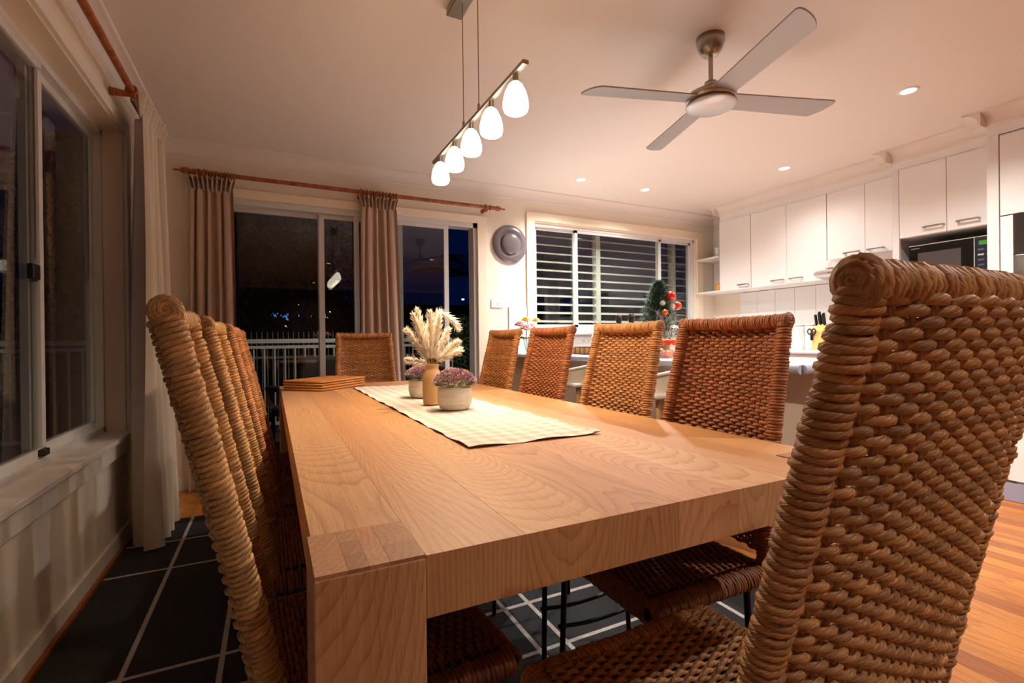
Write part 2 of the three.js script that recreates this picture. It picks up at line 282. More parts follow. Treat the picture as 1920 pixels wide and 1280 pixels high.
// ---------------------------------------------------------------- woven chairs (front towards -z, base at the floor)
const backZ = y => 0.20 + 0.13 * Math.pow(Math.max(0, (y - 0.44) / 0.6), 1.12), backW = y => 0.195 - 0.026 * (y - 0.46) / 0.585;
function wrap(acc, curve, L, e1, R, pitch, rope, seed, endFlat = 0) {
  const r = rng(seed), turns = Math.round(L / pitch), per = 11, pts = [], axis = [], tone = [], rr = [];
  let ph = 0, jr = 0, tn = 1;
  for (let k = 0; k <= turns * per; k++) {
    const t = k / (turns * per), c = curve(t), d = curve(Math.min(1, t + 0.01)), b = curve(Math.max(0, t - 0.01));
    let T = [d[0] - b[0], d[1] - b[1], d[2] - b[2]]; const l = Math.hypot(...T); T = T.map(v => v / l);
    const e2 = [T[1] * e1[2] - T[2] * e1[1], T[2] * e1[0] - T[0] * e1[2], T[0] * e1[1] - T[1] * e1[0]];
    if (k % per === 0) { jr = (r() - 0.5) * 0.0022; tn = 0.72 + 0.42 * r(); ph = (r() - 0.5) * pitch * 0.35; }
    const a = k / per * Math.PI * 2, q = R + jr + 0.0007 * Math.sin(a * 2.3 + seed), ca = Math.cos(a) * q, sa = Math.sin(a) * q, s = ph * Math.sin(a);
    pts.push([c[0] + e1[0] * ca + e2[0] * sa + T[0] * s, c[1] + e1[1] * ca + e2[1] * sa + T[1] * s, c[2] + e1[2] * ca + e2[2] * sa + T[2] * s]); axis.push(T); tone.push(tn * (0.94 + 0.12 * r())); rr.push(rope * (0.92 + 0.22 * r()));
  }
  acc.tube(pts, k => [rr[k] * 1.08, rr[k]], 6, k => axis[k], k => tone[k]);
}
function rosette(acc, c, ax, R, rope, seed) {            // the coiled knot that closes a rail's end
  const r = rng(seed), pts = [], turns = 4.2, n = 60;
  for (let k = 0; k <= n; k++) { const t = k / n, ph = (1 - t) * Math.PI / 2 * 0.98, a = t * turns * Math.PI * 2; pts.push([c[0] + ax * R * 0.45 * Math.cos(ph), c[1] + R * Math.sin(ph) * Math.cos(a), c[2] + R * Math.sin(ph) * Math.sin(a)]); }
  acc.tube(pts, rope * 1.15, 6, [ax, 0.05, 0.02], () => 0.75 + 0.35 * r());
}
function weave(acc, rows, seed, sides = 6) {             // rows: list of {n, f(s, bulge) -> [x, y, z], out:[..] axis across the row, warp count}
  const r = rng(seed);
  rows.forEach((row, ri) => {
    const m = row.warps * row.per, pts = [], amp = [], tn = 0.74 + 0.36 * r(), lump = [];
    for (let w = 0; w <= row.warps; w++) lump.push([0.75 + 0.5 * r(), 0.85 + 0.3 * r(), (r() - 0.5)]);
    const par = ri % 2 ? 1 : -1;
    for (let k = 0; k <= m; k++) { const s = k / m, w = s * row.warps, L = lump[Math.round(w)], v = par * Math.cos(w * Math.PI); pts.push(row.f(s, v * 0.0040 * L[0], L[2] * 0.0014)); amp.push([row.rad * (0.86 + 0.17 * Math.abs(v)) * (0.95 + 0.1 * L[1]), L[1]]); }
    acc.tube(pts, k => [amp[k][0] * 1.06, amp[k][0] * 0.95], sides, row.ref, k => tn * amp[k][1]);
  });
}
function chairParts() {
  const P = {};
  { // back panel
    const a = new Acc(), rows = [], y0 = 0.475, y1 = 1.031, n = 63;
    for (let k = 0; k < n; k++) { const y = y0 + (y1 - y0) * k / (n - 1), w = backW(y) - 0.008, z = backZ(y), sag = -0.012; rows.push({ warps: 18, per: 5, rad: 0.0047, ref: [0, 1, 0.2], f: (s, b, j) => { const u = 2 * s - 1; return [u * w, y + j, z + b + 0.03 * (1 - u ** 4)]; } }); }
    weave(a, rows, 101);
    for (let k = 1; k < 18; k++) { const pts = []; for (let i = 0; i <= 8; i++) { const y = y0 + (y1 - y0) * i / 8, u = 2 * k / 18 - 1; pts.push([u * (backW(y) - 0.008), y, backZ(y) + 0.03 * (1 - u ** 4)]); } a.tube(pts, 0.0032, 5, [1, 0, 0], 0.7); }
    P.backrest = a.build();
  }
  for (const s of [-1, 1]) {
    const a = new Acc(), y0 = 0.42, y1 = 1.05;
    wrap(a, t => { const y = y0 + (y1 - y0) * t; return [s * backW(y), y, backZ(y)]; }, y1 - y0 + 0.02, [1, 0, 0], 0.0145, 0.0078, 0.0043, 200 + s);
    const c = []; for (let i = 0; i <= 6; i++) { const y = y0 + (y1 - y0) * i / 6; c.push([s * backW(y), y, backZ(y)]); } a.tube(c, 0.0125, 8, [1, 0, 0], 0.5);
    P[s < 0 ? 'stileL' : 'stileR'] = a.build();
  }
  { const a = new Acc(), y = 1.046, z = backZ(1.046), w = backW(1.046) + 0.006; wrap(a, t => [-w + 2 * w * t, y - 0.003 * Math.sin(t * Math.PI), z + 0.012 * (1 - (2 * t - 1) ** 2)], 2 * w, [0, 1, 0], 0.0152, 0.0078, 0.0045, 301);
    const c = []; for (let i = 0; i <= 6; i++) c.push([-w + 2 * w * i / 6, y, z + 0.012 * (1 - (2 * i / 6 - 1) ** 2)]); a.tube(c, 0.0135, 8, [0, 1, 0], 0.5);
    rosette(a, [-w, y, z], -1, 0.0172, 0.0046, 311); rosette(a, [w, y, z], 1, 0.0172, 0.0046, 312); P.rail = a.build(); }
  const SY = 0.445, sw = z => 0.2;
  { const a = new Acc(), rows = [], z0 = -0.155, z1 = 0.185, n = 38;
    for (let k = 0; k < n; k++) { const z = z0 + (z1 - z0) * k / (n - 1), w = sw(z) - 0.012; rows.push({ warps: 18, per: 4, rad: 0.0049, ref: [0, 0, 1], f: (s, b, j) => { const u = 2 * s - 1; return [u * w, SY + 0.008 + b - 0.014 * (1 - u * u) * (1 - ((z + 0.02) / 0.25) ** 2), z + j]; } }); }
    weave(a, rows, 401, 5); P.seat = a.build(); }
  const edge = (p, q, e1, seed) => { const a = new Acc(); wrap(a, t => [p[0] + (q[0] - p[0]) * t, SY - 0.012, p[1] + (q[1] - p[1]) * t], Math.hypot(q[0] - p[0], q[1] - p[1]), e1, 0.019, 0.0085, 0.0046, seed); a.tube([[p[0], SY - 0.012, p[1]], [(p[0] + q[0]) / 2, SY - 0.012, (p[1] + q[1]) / 2], [q[0], SY - 0.012, q[1]]], 0.017, 8, [0, 1, 0], 0.5); return a.build(); };
  P.front = edge([-0.205, -0.165], [0.205, -0.165], [0, 1, 0], 501); P.left = edge([-0.2, -0.17], [-0.2, 0.2], [0, 1, 0], 502); P.right = edge([0.2, -0.17], [0.2, 0.2], [0, 1, 0], 503); P.back = edge([-0.195, 0.196], [0.195, 0.196], [0, 1, 0], 504);
  P.leg = cyl(0.0085, 0.0075, 0.42, 12);
  P.stretcher = cable([[0, 0, -0.15], [0, -0.012, -0.06], [0, -0.012, 0.06], [0, 0, 0.16]], 0.006, 8, 16);
  P.pad = rb(0.38, 0.012, 0.34, 0.004);
  return P;
}
const CP = chairParts();
const ropeMat = c => mat(c, 0.52, { map: ropeMap, bumpMap: ropeBump, bumpScale: 0.0016, vertexColors: true });
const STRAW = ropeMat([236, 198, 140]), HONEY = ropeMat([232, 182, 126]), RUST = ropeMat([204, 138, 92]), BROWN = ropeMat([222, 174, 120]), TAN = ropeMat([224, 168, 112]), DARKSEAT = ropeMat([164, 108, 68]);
function chair(x, z, turn, m, label, seatMat = m) {
  const c = thing('dining_chair', label, 'chair', [x, 0.0095, z], turn, 'woven dining chairs around the table');
  part(c, 'backrest', CP.backrest, m); part(c, 'back_stile', CP.stileL, m); part(c, 'back_stile', CP.stileR, m); part(c, 'top_rail', CP.rail, m);
  part(c, 'seat', CP.seat, seatMat); for (const k of ['front', 'left', 'right', 'back']) part(c, 'seat_edge', CP[k], seatMat);
  part(c, 'seat_frame', CP.pad, blackMetal, [0, 0.415, 0.015]);
  for (const sx of [-1, 1]) for (const sz of [-1, 1]) part(c, 'leg', CP.leg, blackMetal, [sx * 0.178, 0.211, 0.018 + sz * 0.155], [sz * -0.03, 0, sx * 0.02]);
  for (const sx of [-1, 1]) part(c, 'stretcher', CP.stretcher, blackMetal, [sx * 0.18, 0.2, 0]);
  return c;
}
const Q = Math.PI / 2;
chair(0.587, -0.55, 0, BROWN, 'large brown woven dining chair seen from behind, at the near end of the table');
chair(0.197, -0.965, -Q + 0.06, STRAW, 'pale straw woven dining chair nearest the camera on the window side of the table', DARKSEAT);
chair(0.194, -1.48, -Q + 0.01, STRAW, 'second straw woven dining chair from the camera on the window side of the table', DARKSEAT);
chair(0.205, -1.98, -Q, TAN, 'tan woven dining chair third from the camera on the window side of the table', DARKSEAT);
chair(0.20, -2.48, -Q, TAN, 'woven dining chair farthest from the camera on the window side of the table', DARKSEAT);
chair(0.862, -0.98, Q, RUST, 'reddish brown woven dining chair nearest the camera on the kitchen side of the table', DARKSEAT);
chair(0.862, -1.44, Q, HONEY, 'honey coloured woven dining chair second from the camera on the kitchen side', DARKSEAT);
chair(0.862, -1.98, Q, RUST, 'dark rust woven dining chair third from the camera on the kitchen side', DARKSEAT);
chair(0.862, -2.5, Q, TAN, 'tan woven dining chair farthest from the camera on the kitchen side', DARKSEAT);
chair(0.57, -3.1, Math.PI, TAN, 'tan woven dining chair at the far end of the table before the curtain', DARKSEAT);

// ---------------------------------------------------------------- lamps
{
  const x = 0.705, by = 1.862, p = thing('pendant_light', 'slim bar pendant with five glowing white glass shades over the dining table', 'pendant', [x, CH, -1.79]);
  part(p, 'canopy', rb(0.07, 0.028, 0.3, 0.004), nickel, [0, -0.014, 0]);
  part(p, 'bar', rb(0.022, 0.014, 0.93, 0.003), nickel, [0, by - CH, 0.02]);
  for (const dz of [-0.05, 0.11]) { part(p, 'wire', cyl(0.0016, 0.0016, CH - by - 0.03, 6), mat([120, 100, 80], 0.4, { metalness: 0.8 }), [0, (by - CH) / 2 - 0.012, dz]); part(p, 'wire_grip', cyl(0.005, 0.006, 0.03, 10), nickel, [0, by - CH + 0.02, dz]); }
  const shade = lathe([[0.0005, 0.0], [0.012, -0.001], [0.022, -0.01], [0.034, -0.034], [0.0405, -0.062], [0.041, -0.082], [0.037, -0.094], [0.03, -0.099], [0.0005, -0.1]], 32);
  const opal = mat([255, 250, 240], 0.3, { emissive: new THREE.Color().setRGB(1, 0.86, 0.66), emissiveIntensity: 6 });
  for (let k = 0; k < 5; k++) {
    const z = 0.413 - k * 0.1915;
    part(p, 'lamp_holder', cyl(0.009, 0.011, 0.022, 12), nickel, [0, by - CH - 0.017, z]);
    const s = part(p, 'lamp_shade', shade, opal, [0, by - CH - 0.028, z]); s.castShadow = false;
    const l = new THREE.SpotLight(WARM, PENDANT, 0, 1.5, 0.9, 2); l.name = 'pendant_bulb'; l.position.set(x, by - 0.132, -1.79 + z); l.target.position.set(x, 0, -1.79 + z); l.castShadow = true; l.shadow.radius = 1.3; scene.add(l, l.target);
  }
}
{
  const spots = [[2.42, -3.5, 'downlight beside the window wall above the bouquet end of the peninsula'], [3.13, -3.49, 'downlight in the ceiling nearest the far right of the kitchen window'], [2.45, -2.6, 'downlight half hidden behind a ceiling fan blade'], [3.785, -2.57, 'downlight close to the white wall cabinets'], [3.244, -1.46, 'largest glowing downlight, right of the ceiling fan'], [2.46, -0.1, 'downlight behind the brown chair at the near end of the table'], [0.91, 0.9, 'downlight overhead just behind the camera'], [0.91, 2.35, 'downlight second behind the camera'], [0.9, 3.9, 'downlight nearest the rear wall']];
  const glow = mat([255, 255, 255], 0.5, { emissive: new THREE.Color().setRGB(1, 0.96, 0.9), emissiveIntensity: 6 });
  const trimG = lathe([[0.036, -0.002], [0.038, -0.006], [0.05, -0.005], [0.053, 0]], 32), disc = cyl(0.037, 0.037, 0.004, 32);
  const level = [1.05, 1.0, 0.98, 0.27, 0.85, 1.25, 0.38, 0.25, 0.2];         // dimmed towards the unlit lounge behind
  spots.forEach(([x, z, label], k) => {
    const d = thing('downlight', 'round white recessed ' + label, 'downlight', [x, CH, z], 0, 'kitchen downlights');
    part(d, 'trim_ring', trimG, cabWhite); part(d, 'lens', disc, glow, [0, -0.002, 0]);
    const l = new THREE.SpotLight(COOL, DOWN * level[k], 0, 1.25, 1, 2); l.name = 'downlight_beam'; l.position.set(x, CH - 0.012, z); l.target.position.set(x, 0, z); l.castShadow = true; l.shadow.radius = 1.5; scene.add(l, l.target);
  });
}
// ---------------------------------------------------------------- ceiling fan
{
  const f = thing('ceiling_fan', 'brushed nickel ceiling fan with four flat grey blades', 'fan', [1.835, CH, -1.6]);
  part(f, 'canopy', lathe([[0.0005, -0.085], [0.02, -0.085], [0.036, -0.08], [0.052, -0.058], [0.062, -0.025], [0.063, 0], [0.0005, 0]]), nickel);
  part(f, 'downrod', cyl(0.0105, 0.0105, 0.215, 16), nickel, [0, -0.16, 0]); const low = -0.016;
  part(f, 'coupling', lathe([[0.0105, -0.185], [0.028, -0.19], [0.03, -0.2], [0.032, -0.232], [0.0105, -0.232]]), nickel, [0, low, 0]);
  const motor = part(f, 'motor_housing', lathe([[0.0005, -0.228], [0.03, -0.229], [0.075, -0.236], [0.104, -0.246], [0.11, -0.254], [0.11, -0.292], [0.0005, -0.292]], 56), nickel, [0, low, 0]);
  part(motor, 'lower_cap', lathe([[0.0005, -0.321], [0.05, -0.319], [0.09, -0.311], [0.108, -0.302], [0.112, -0.296], [0.111, -0.2935], [0.0005, -0.2935]], 56), mat([190, 186, 184], 0.42, { metalness: 0.85 }));
  const s = new THREE.Shape(); s.moveTo(0.09, -0.052); s.lineTo(0.595, -0.06); s.quadraticCurveTo(0.612, -0.058, 0.608, -0.035); s.quadraticCurveTo(0.595, 0.03, 0.55, 0.062); s.lineTo(0.09, 0.052); s.closePath();
  const g = new THREE.ExtrudeGeometry(s, { depth: 0.005, bevelEnabled: true, bevelSize: 0.0015, bevelThickness: 0.001, bevelSegments: 1 }); g.rotateX(-Math.PI / 2);
  const bm = mat([168, 164, 162], 0.42, { metalness: 0.35 });
  const a0 = Math.atan2(-0.16, 0.53);
  for (let k = 0; k < 4; k++) { const b = part(f, 'blade', g, bm, [0, -0.272 + low, 0]); b.rotation.order = 'YXZ'; b.rotation.set(-0.17, a0 + k * Q, 0); }
}
// ---------------------------------------------------------------- curtains and their poles
function fabric(c, more = {}) { return mat(c, 0.92, { bumpMap: rep(clothBump, 10, 30), bumpScale: 0.0006, side: THREE.DoubleSide, ...more }); }
function pole(name, label, L, group) {                   // along x from 0 to L
  const o = thing(name, label, 'curtain pole', [0, 0, 0], 0, group);
  part(o, 'rod', metric(cyl(0.0155, 0.0155, L, 20).rotateZ(Q).translate(L / 2, 0, 0), 2), rodWood);
  const fin = lathe([[0.0005, 0], [0.006, 0.002], [0.007, 0.012], [0.005, 0.028], [0.014, 0.045], [0.023, 0.065], [0.021, 0.09], [0.013, 0.104], [0.019, 0.112], [0.019, 0.122], [0.014, 0.128], [0.022, 0.136], [0.022, 0.15], [0.016, 0.155], [0.0005, 0.155]], 24);
  part(o, 'finial', fin, rodWood, [-0.15, 0, 0], [0, 0, -Q]); part(o, 'finial', fin, rodWood, [L + 0.15, 0, 0], [0, 0, Q]);
  return o;
}
const ringG = new THREE.TorusGeometry(0.0235, 0.0045, 8, 24).rotateY(Q);
function bracket(o, x, depth) { part(o, 'bracket', merge([cyl(0.012, 0.02, depth, 14).rotateX(Q).translate(0, -0.022, -depth / 2), new THREE.TorusGeometry(0.02, 0.007, 8, 20).rotateY(Q), cyl(0.02, 0.02, 0.018, 14).rotateX(Q).translate(0, -0.022, 0.006)]), rodWood, [x, 0, 0]); }
// a gathered curtain, hung from y = 0 down to -H; w0 wide at the heading, w1 at the hem
function curtain(o, w0, w1, H, folds, m, seed, shape, deep = 1) {
  const r = rng(seed), ph = [], am = []; for (let k = 0; k <= folds + 1; k++) { ph.push((r() - 0.5) * 0.9); am.push(0.6 + 0.7 * r()); }
  const pick = (a, u) => { const t = u * folds, i = Math.floor(t), f = t - i; return a[i] * (1 - f) + a[Math.min(i + 1, a.length - 1)] * f; };
  const wave = (u, v) => { const t = u * folds * Math.PI * 2 + pick(ph, u) * (0.4 + v); return Math.sin(t) * 0.75 + 0.25 * Math.sin(2 * t + 1.3) * (1 - v); };
  part(o, 'drape', surf(folds * 14, 60, (u, v) => {
    const w = w0 + (w1 - w0) * Math.pow(v, 0.7), a = (0.017 + 0.02 * v) * pick(am, u) * deep, y = -0.075 - v * (H - 0.075), e = shape ? shape(u, v) : [0, 0];
    return [(u - 0.5) * w + 0.006 * Math.sin(u * 21 + v * 3) + e[0], y + 0.006 * Math.sin(u * 9) * v, a * wave(u, v) + 0.006 * Math.sin(v * 5 + u * 8) + e[1]];
  }), m);
  part(o, 'heading', surf(folds * 22, 10, (u, v) => {
    const t = u * folds * 2 * Math.PI * 2, k = Math.pow(1 - v, 1.6), w = w0 * (1 + 0.17 * k), e = shape ? shape(u, 0) : [0, 0];
    return [(u - 0.5) * w + e[0], 0.012 - v * 0.1 + 0.008 * Math.sin(t * 0.5 + 1) * k, (0.012 + 0.026 * k) * Math.sin(t) + e[1] + 0.002];
  }), m);
}
{
  const taupe = fabric([186, 158, 140]), y = 2.185, z = ZF + 0.085;
  const p = pole('curtain_pole', 'turned timber curtain pole above the sliding glass door', 2.17); p.position.set(-0.43, y, z);
  for (const x of [0.03, 1.07, 2.13]) bracket(p, x, 0.07);
  for (let k = 0; k < 12; k++) part(p, 'ring', ringG, rodWood, [-0.015 + k * 0.0205 + 0.002 * Math.sin(k * 5), -0.004, 0]);
  for (let k = 0; k < 12; k++) part(p, 'ring', ringG, rodWood, [1.065 + k * 0.0255 + 0.003 * Math.sin(k * 7), -0.004, 0]);
  const c1 = thing('curtain', 'taupe gathered curtain at the corner end of the sliding door', 'curtain', [-0.362, y - 0.04, z]);
  curtain(c1, 0.255, 0.31, y - 0.055, 5, taupe, 11, null, 1.35);
  const c2 = thing('curtain', 'taupe gathered curtain hanging mid-way across the sliding door', 'curtain', [0.775, y - 0.04, z]);
  curtain(c2, 0.27, 0.36, y - 0.055, 5, taupe, 23, (u, v) => [0.05 * v * v, 0], 1.35);
}
{
  const ivory = fabric([206, 192, 174]), y = 2.235;
  const p = pole('curtain_pole', 'turned timber curtain pole above the left wide window', 4.0); p.position.set(XL + 0.1, y, 0.55); p.rotation.y = Q;
  bracket(p, 3.45, 0.085); bracket(p, 1.6, 0.085); for (let k = 0; k < 9; k++) part(p, 'ring', ringG, rodWood, [3.56 + k * 0.035, -0.004, 0]);
  const c = thing('curtain', 'pale ivory lined curtain drawn to the corner beside the left window', 'curtain', [XL + 0.12, y - 0.015, -3.16], Q);
  curtain(c, 0.42, 0.48, y - 0.03, 4, ivory, 37, (u, v) => [-0.04 * v, 0.02 * u + 0.012 * v], 2.3);
}
// ---------------------------------------------------------------- on the table
{
  const W = 512, H = 1024, m = tex(W, H, (u, v, x, y) => { const a = Math.floor(u * 16) % 2, b = Math.floor(v * 68) % 2, n = vn(x * 0.5, y * 0.5, 71); const t = (a + b) * 0.42; return mix3([222, 213, 202], [188, 172, 154], t + (n - 0.5) * 0.16); });
  const b = tex(256, 256, (u, v, x, y) => 100 + 80 * ((x + y) % 2) + 60 * vn(u * 30, v * 30, 72, 30, 30), false); b.repeat.set(2, 9);
  const x0 = 0.402, x1 = 0.775, z0 = -2.75, z1 = -1.055, r = rng(3), sc = []; for (let k = 0; k < 140; k++) sc.push(r());
  const top = (u, v) => { const e = Math.min(1, Math.min(u, 1 - u) * 14), lift = 0.005 + 0.0022 * Math.sin(v * 60) * (1 - e) + 0.0012 * Math.sin(u * 9 + v * 14) + (v > 0.985 ? 0.002 * Math.sin(u * 14) : 0) + (u > 0.94 && v > 0.97 ? 0.004 : 0); const s = (sc[Math.floor(v * 139)] - 0.5) * 0.005 * (1 - e); return [x0 + u * (x1 - x0) + (u < 0.5 ? -s : s) + 0.012 * (v - 0.5), TY + lift, z0 + v * (z1 - z0) + 0.01 * u * 0.5]; };
  const g1 = surf(40, 140, (u, v) => top(u, v)), g2 = surf(40, 140, (u, v) => { const p = top(1 - u, v); const e = Math.min(u, 1 - u, v, 1 - v) < 1e-6; return [p[0], e ? p[1] - 0.0012 : TY + 0.0016, p[2]]; });
  solo('table_runner', mergeGeometries([g1, g2]), mat([255, 255, 255], 0.95, { map: m, bumpMap: b, bumpScale: 0.0012, side: THREE.DoubleSide }), 'cream gingham cotton table runner with scalloped edges down the table middle', 'table runner');
}
const RY = TY + 0.0074;
const cement = mat([232, 222, 208], 0.8, { map: tex(256, 256, (u, v) => { const n = 235 + 20 * vn(u * 8, v * 40, 81, 8, 40) - 14 * vn(u * 90, v * 90, 82, 90, 90); return [n, n, n]; }) });
function blade3(P, base, dir, up, len, wid) {             // one thin three-sided leaf or floret
  const s = new THREE.Vector3().crossVectors(dir, up).normalize(), n = new THREE.Vector3().crossVectors(s, dir).normalize(), a = base, tip = base.clone().addScaledVector(dir, len), m = base.clone().addScaledVector(dir, len * 0.45);
  const p1 = m.clone().addScaledVector(s, wid), p2 = m.clone().addScaledVector(s, -wid), p3 = m.clone().addScaledVector(n, wid * 0.5);
  for (const [x, y, z] of [[a, p1, p3], [a, p3, p2], [p1, tip, p3], [p3, tip, p2], [a, p2, p1], [p1, p2, tip]]) P.push(x.x, x.y, x.z, y.x, y.y, y.z, z.x, z.y, z.z);
}
function fromTris(P, col) { const g = new THREE.BufferGeometry(); g.setAttribute('position', new THREE.Float32BufferAttribute(P, 3)); if (col) g.setAttribute('color', new THREE.Float32BufferAttribute(col, 3)); g.computeVertexNormals(); return g; }
function pot(x, z, R, H, label, seed) {
  const o = thing('flower_pot', label, 'potted plant', [x, RY, z], 0, 'heather pots on the runner');
  part(o, 'pot', lathe([[0.0005, 0], [R * 0.72, 0], [R * 0.86, 0.006], [R * 0.97, 0.022], [R, H * 0.55], [R * 0.98, H * 0.9], [R * 0.965, H], [R * 0.9, H], [R * 0.9, H * 0.9], [0.0005, H * 0.88]], 48), cement);
  const r = rng(seed), v = new THREE.Vector3(), F = [], fc = [], L = [], cols = [[0.42, 0.2, 0.24], [0.5, 0.3, 0.32], [0.36, 0.2, 0.3], [0.56, 0.34, 0.3], [0.3, 0.2, 0.3]];
  for (let k = 0; k < 620; k++) {
    const a = r() * Math.PI * 2, q = Math.sqrt(r()), el = q * 1.35, d = new THREE.Vector3(Math.sin(el) * Math.cos(a), Math.cos(el) * 0.9, Math.sin(el) * Math.sin(a)), rad = R * (1.0 + 0.2 * r());
    const c = new THREE.Vector3(d.x * rad * 1.06, H + 0.008 + d.y * R * 0.92 * (0.9 + 0.2 * r()), d.z * rad * 1.06), n0 = F.length / 3, cc = cols[Math.floor((vn(a * 2, q * 4, seed) * 0.7 + r() * 0.3) * 4.99)];
    for (let j = 0; j < 5; j++) { const w = new THREE.Vector3(r() - 0.5, r() - 0.2, r() - 0.5).normalize().multiplyScalar(0.8).add(d).normalize(); blade3(F, c, w, v.set(0.3, 1, 0.2), 0.008 + 0.004 * r(), 0.002); }
    for (let j = n0; j < F.length / 3; j++) fc.push(...cc);
  }
  for (let k = 0; k < 420; k++) {
    const a = r() * Math.PI * 2, el = 0.6 + r() * 1.1, d = new THREE.Vector3(Math.sin(el) * Math.cos(a), Math.cos(el), Math.sin(el) * Math.sin(a)), c = new THREE.Vector3(Math.cos(a) * R * (0.55 + 0.4 * r()), H + 0.004 + 0.03 * r() * (el < 1 ? 1 : 0.4), Math.sin(a) * R * (0.55 + 0.4 * r()));
    blade3(L, c, d, v.set(0.2, 1, 0.1), 0.018 + 0.014 * r(), 0.0022);
  }
  const b = part(o, 'blossoms', fromTris(F, fc), mat([255, 255, 255], 0.8, { vertexColors: true })); b.userData.kind = 'stuff';
  const l = part(o, 'leaves', fromTris(L), mat([104, 122, 70], 0.7)); l.userData.kind = 'stuff';
}
pot(0.588, -1.655, 0.062, 0.078, 'larger round cement pot of pink heather, nearest on the runner', 91);
pot(0.588, -2.085, 0.056, 0.075, 'smaller cement pot of pink heather behind the tan vase', 92);
{
  const o = thing('vase', 'tan bottle-shaped ceramic vase on the runner between the two heather pots', 'vase', [0.558, RY, -1.83]);
  part(o, 'body', lathe([[0.0005, 0], [0.038, 0], [0.043, 0.004], [0.0455, 0.03], [0.0455, 0.125], [0.044, 0.145], [0.036, 0.163], [0.032, 0.17], [0.033, 0.186], [0.037, 0.193], [0.034, 0.194], [0.028, 0.184], [0.028, 0.17], [0.03, 0.05], [0.0005, 0.04]], 40), mat([206, 166, 112], 0.7));
  o.scale.setScalar(0.8); const g = thing('pampas_bouquet', 'cream dried pampas grass bouquet standing in the tan vase', 'dried flowers', [0.558, RY, -1.83]);
  g.scale.setScalar(0.8); const r = rng(8), cream = mat([255, 246, 230], 0.9, { side: THREE.DoubleSide }), stemM = mat([214, 178, 116], 0.8);
  // camera-independent bouquet: tips given in the vase's own axes
  const tips = [[-0.095, 0.43, 0.02], [-0.06, 0.455, -0.03], [-0.02, 0.44, 0.05], [0.03, 0.42, 0.04], [0.09, 0.36, -0.01], [0.125, 0.30, 0.03], [0.16, 0.26, -0.03], [-0.11, 0.36, -0.05], [0.05, 0.44, -0.05], [-0.13, 0.22, 0.05], [0.01, 0.40, -0.08]];
  tips.forEach(([tx, ty, tz], k) => {
    const droop = k === 8, pts = [[0.012 * Math.cos(k * 2.4), 0.06, 0.012 * Math.sin(k * 2.4)], [tx * 0.12, 0.19, tz * 0.12], [tx * 0.55, 0.19 + (ty - 0.19) * 0.55, tz * 0.55], [tx, ty, tz]]; if (droop) pts.push([tx + 0.07, ty - 0.03, tz + 0.01], [tx + 0.1, ty - 0.075, tz + 0.02]);
    const cv = new THREE.CatmullRomCurve3(pts.map(p => new THREE.Vector3(...p))), P = [], up = new THREE.Vector3(0.1, 1, 0.3);
    const st = part(g, 'stem', new THREE.TubeGeometry(cv, 14, 0.0014, 5), stemM);
    for (let j = 0; j < 420; j++) {
      const t = 0.40 + 0.6 * Math.pow(j / 420, 0.9), c = cv.getPoint(t), T = cv.getTangent(t), q = Math.sin(Math.min(1, (1 - t) * 3.2 + 0.12) * Math.PI * 0.5), w = new THREE.Vector3(r() - 0.5, r() - 0.5, r() - 0.5).normalize().multiplyScalar(0.62).addScaledVector(T, 0.9).normalize();
      blade3(P, c, w, up, (0.022 + 0.03 * r()) * (0.45 + 0.55 * q), 0.0022 + 0.0012 * r());
    }
    const pl = part(g, 'plume', fromTris(P), cream); pl.userData.kind = 'stuff';
  });
}
{
  const wov = mat([226, 166, 98], 0.8, { map: tex(256, 256, (u, v) => { const a = Math.floor(u * 30) % 2 ^ Math.floor(v * 22) % 2; return mix3([250, 226, 190], [196, 156, 108], 0.5 * a + 0.5 * vn(u * 60, v * 60, 95, 60, 60)); }), bumpMap: tex(256, 256, (u, v) => 255 * Math.abs(Math.sin(u * 30 * Math.PI) * Math.sin(v * 22 * Math.PI)), false), bumpScale: 0.002 });
  const order = ['bottom', 'second from the bottom', 'second from the top', 'top'];
  for (let k = 0; k < 4; k++) {
    const o = thing('placemat', `${order[k]} one of the four stacked woven seagrass placemats`, 'placemat', [0.268 + 0.004 * Math.sin(k * 3), TY + 0.0072 + k * 0.0132, -2.872 + 0.004 * Math.cos(k * 5)], 0.78 + 0.02 * Math.sin(k * 2), 'stacked placemats');
    part(o, 'mat', rb(0.35, 0.0115, 0.25, 0.004, 2), wov); const a = new Acc();
    a.tube([[-0.175, 0, -0.125], [0, 0, -0.126], [0.175, 0, -0.125], [0.176, 0, 0], [0.175, 0, 0.125], [0, 0, 0.126], [-0.175, 0, 0.125], [-0.176, 0, 0], [-0.175, 0, -0.125]], [0.0058, 0.0055], 6, [0, 1, 0], 1);
    part(o, 'edging', a.build(), ropeMat([236, 172, 100]));
  }
}
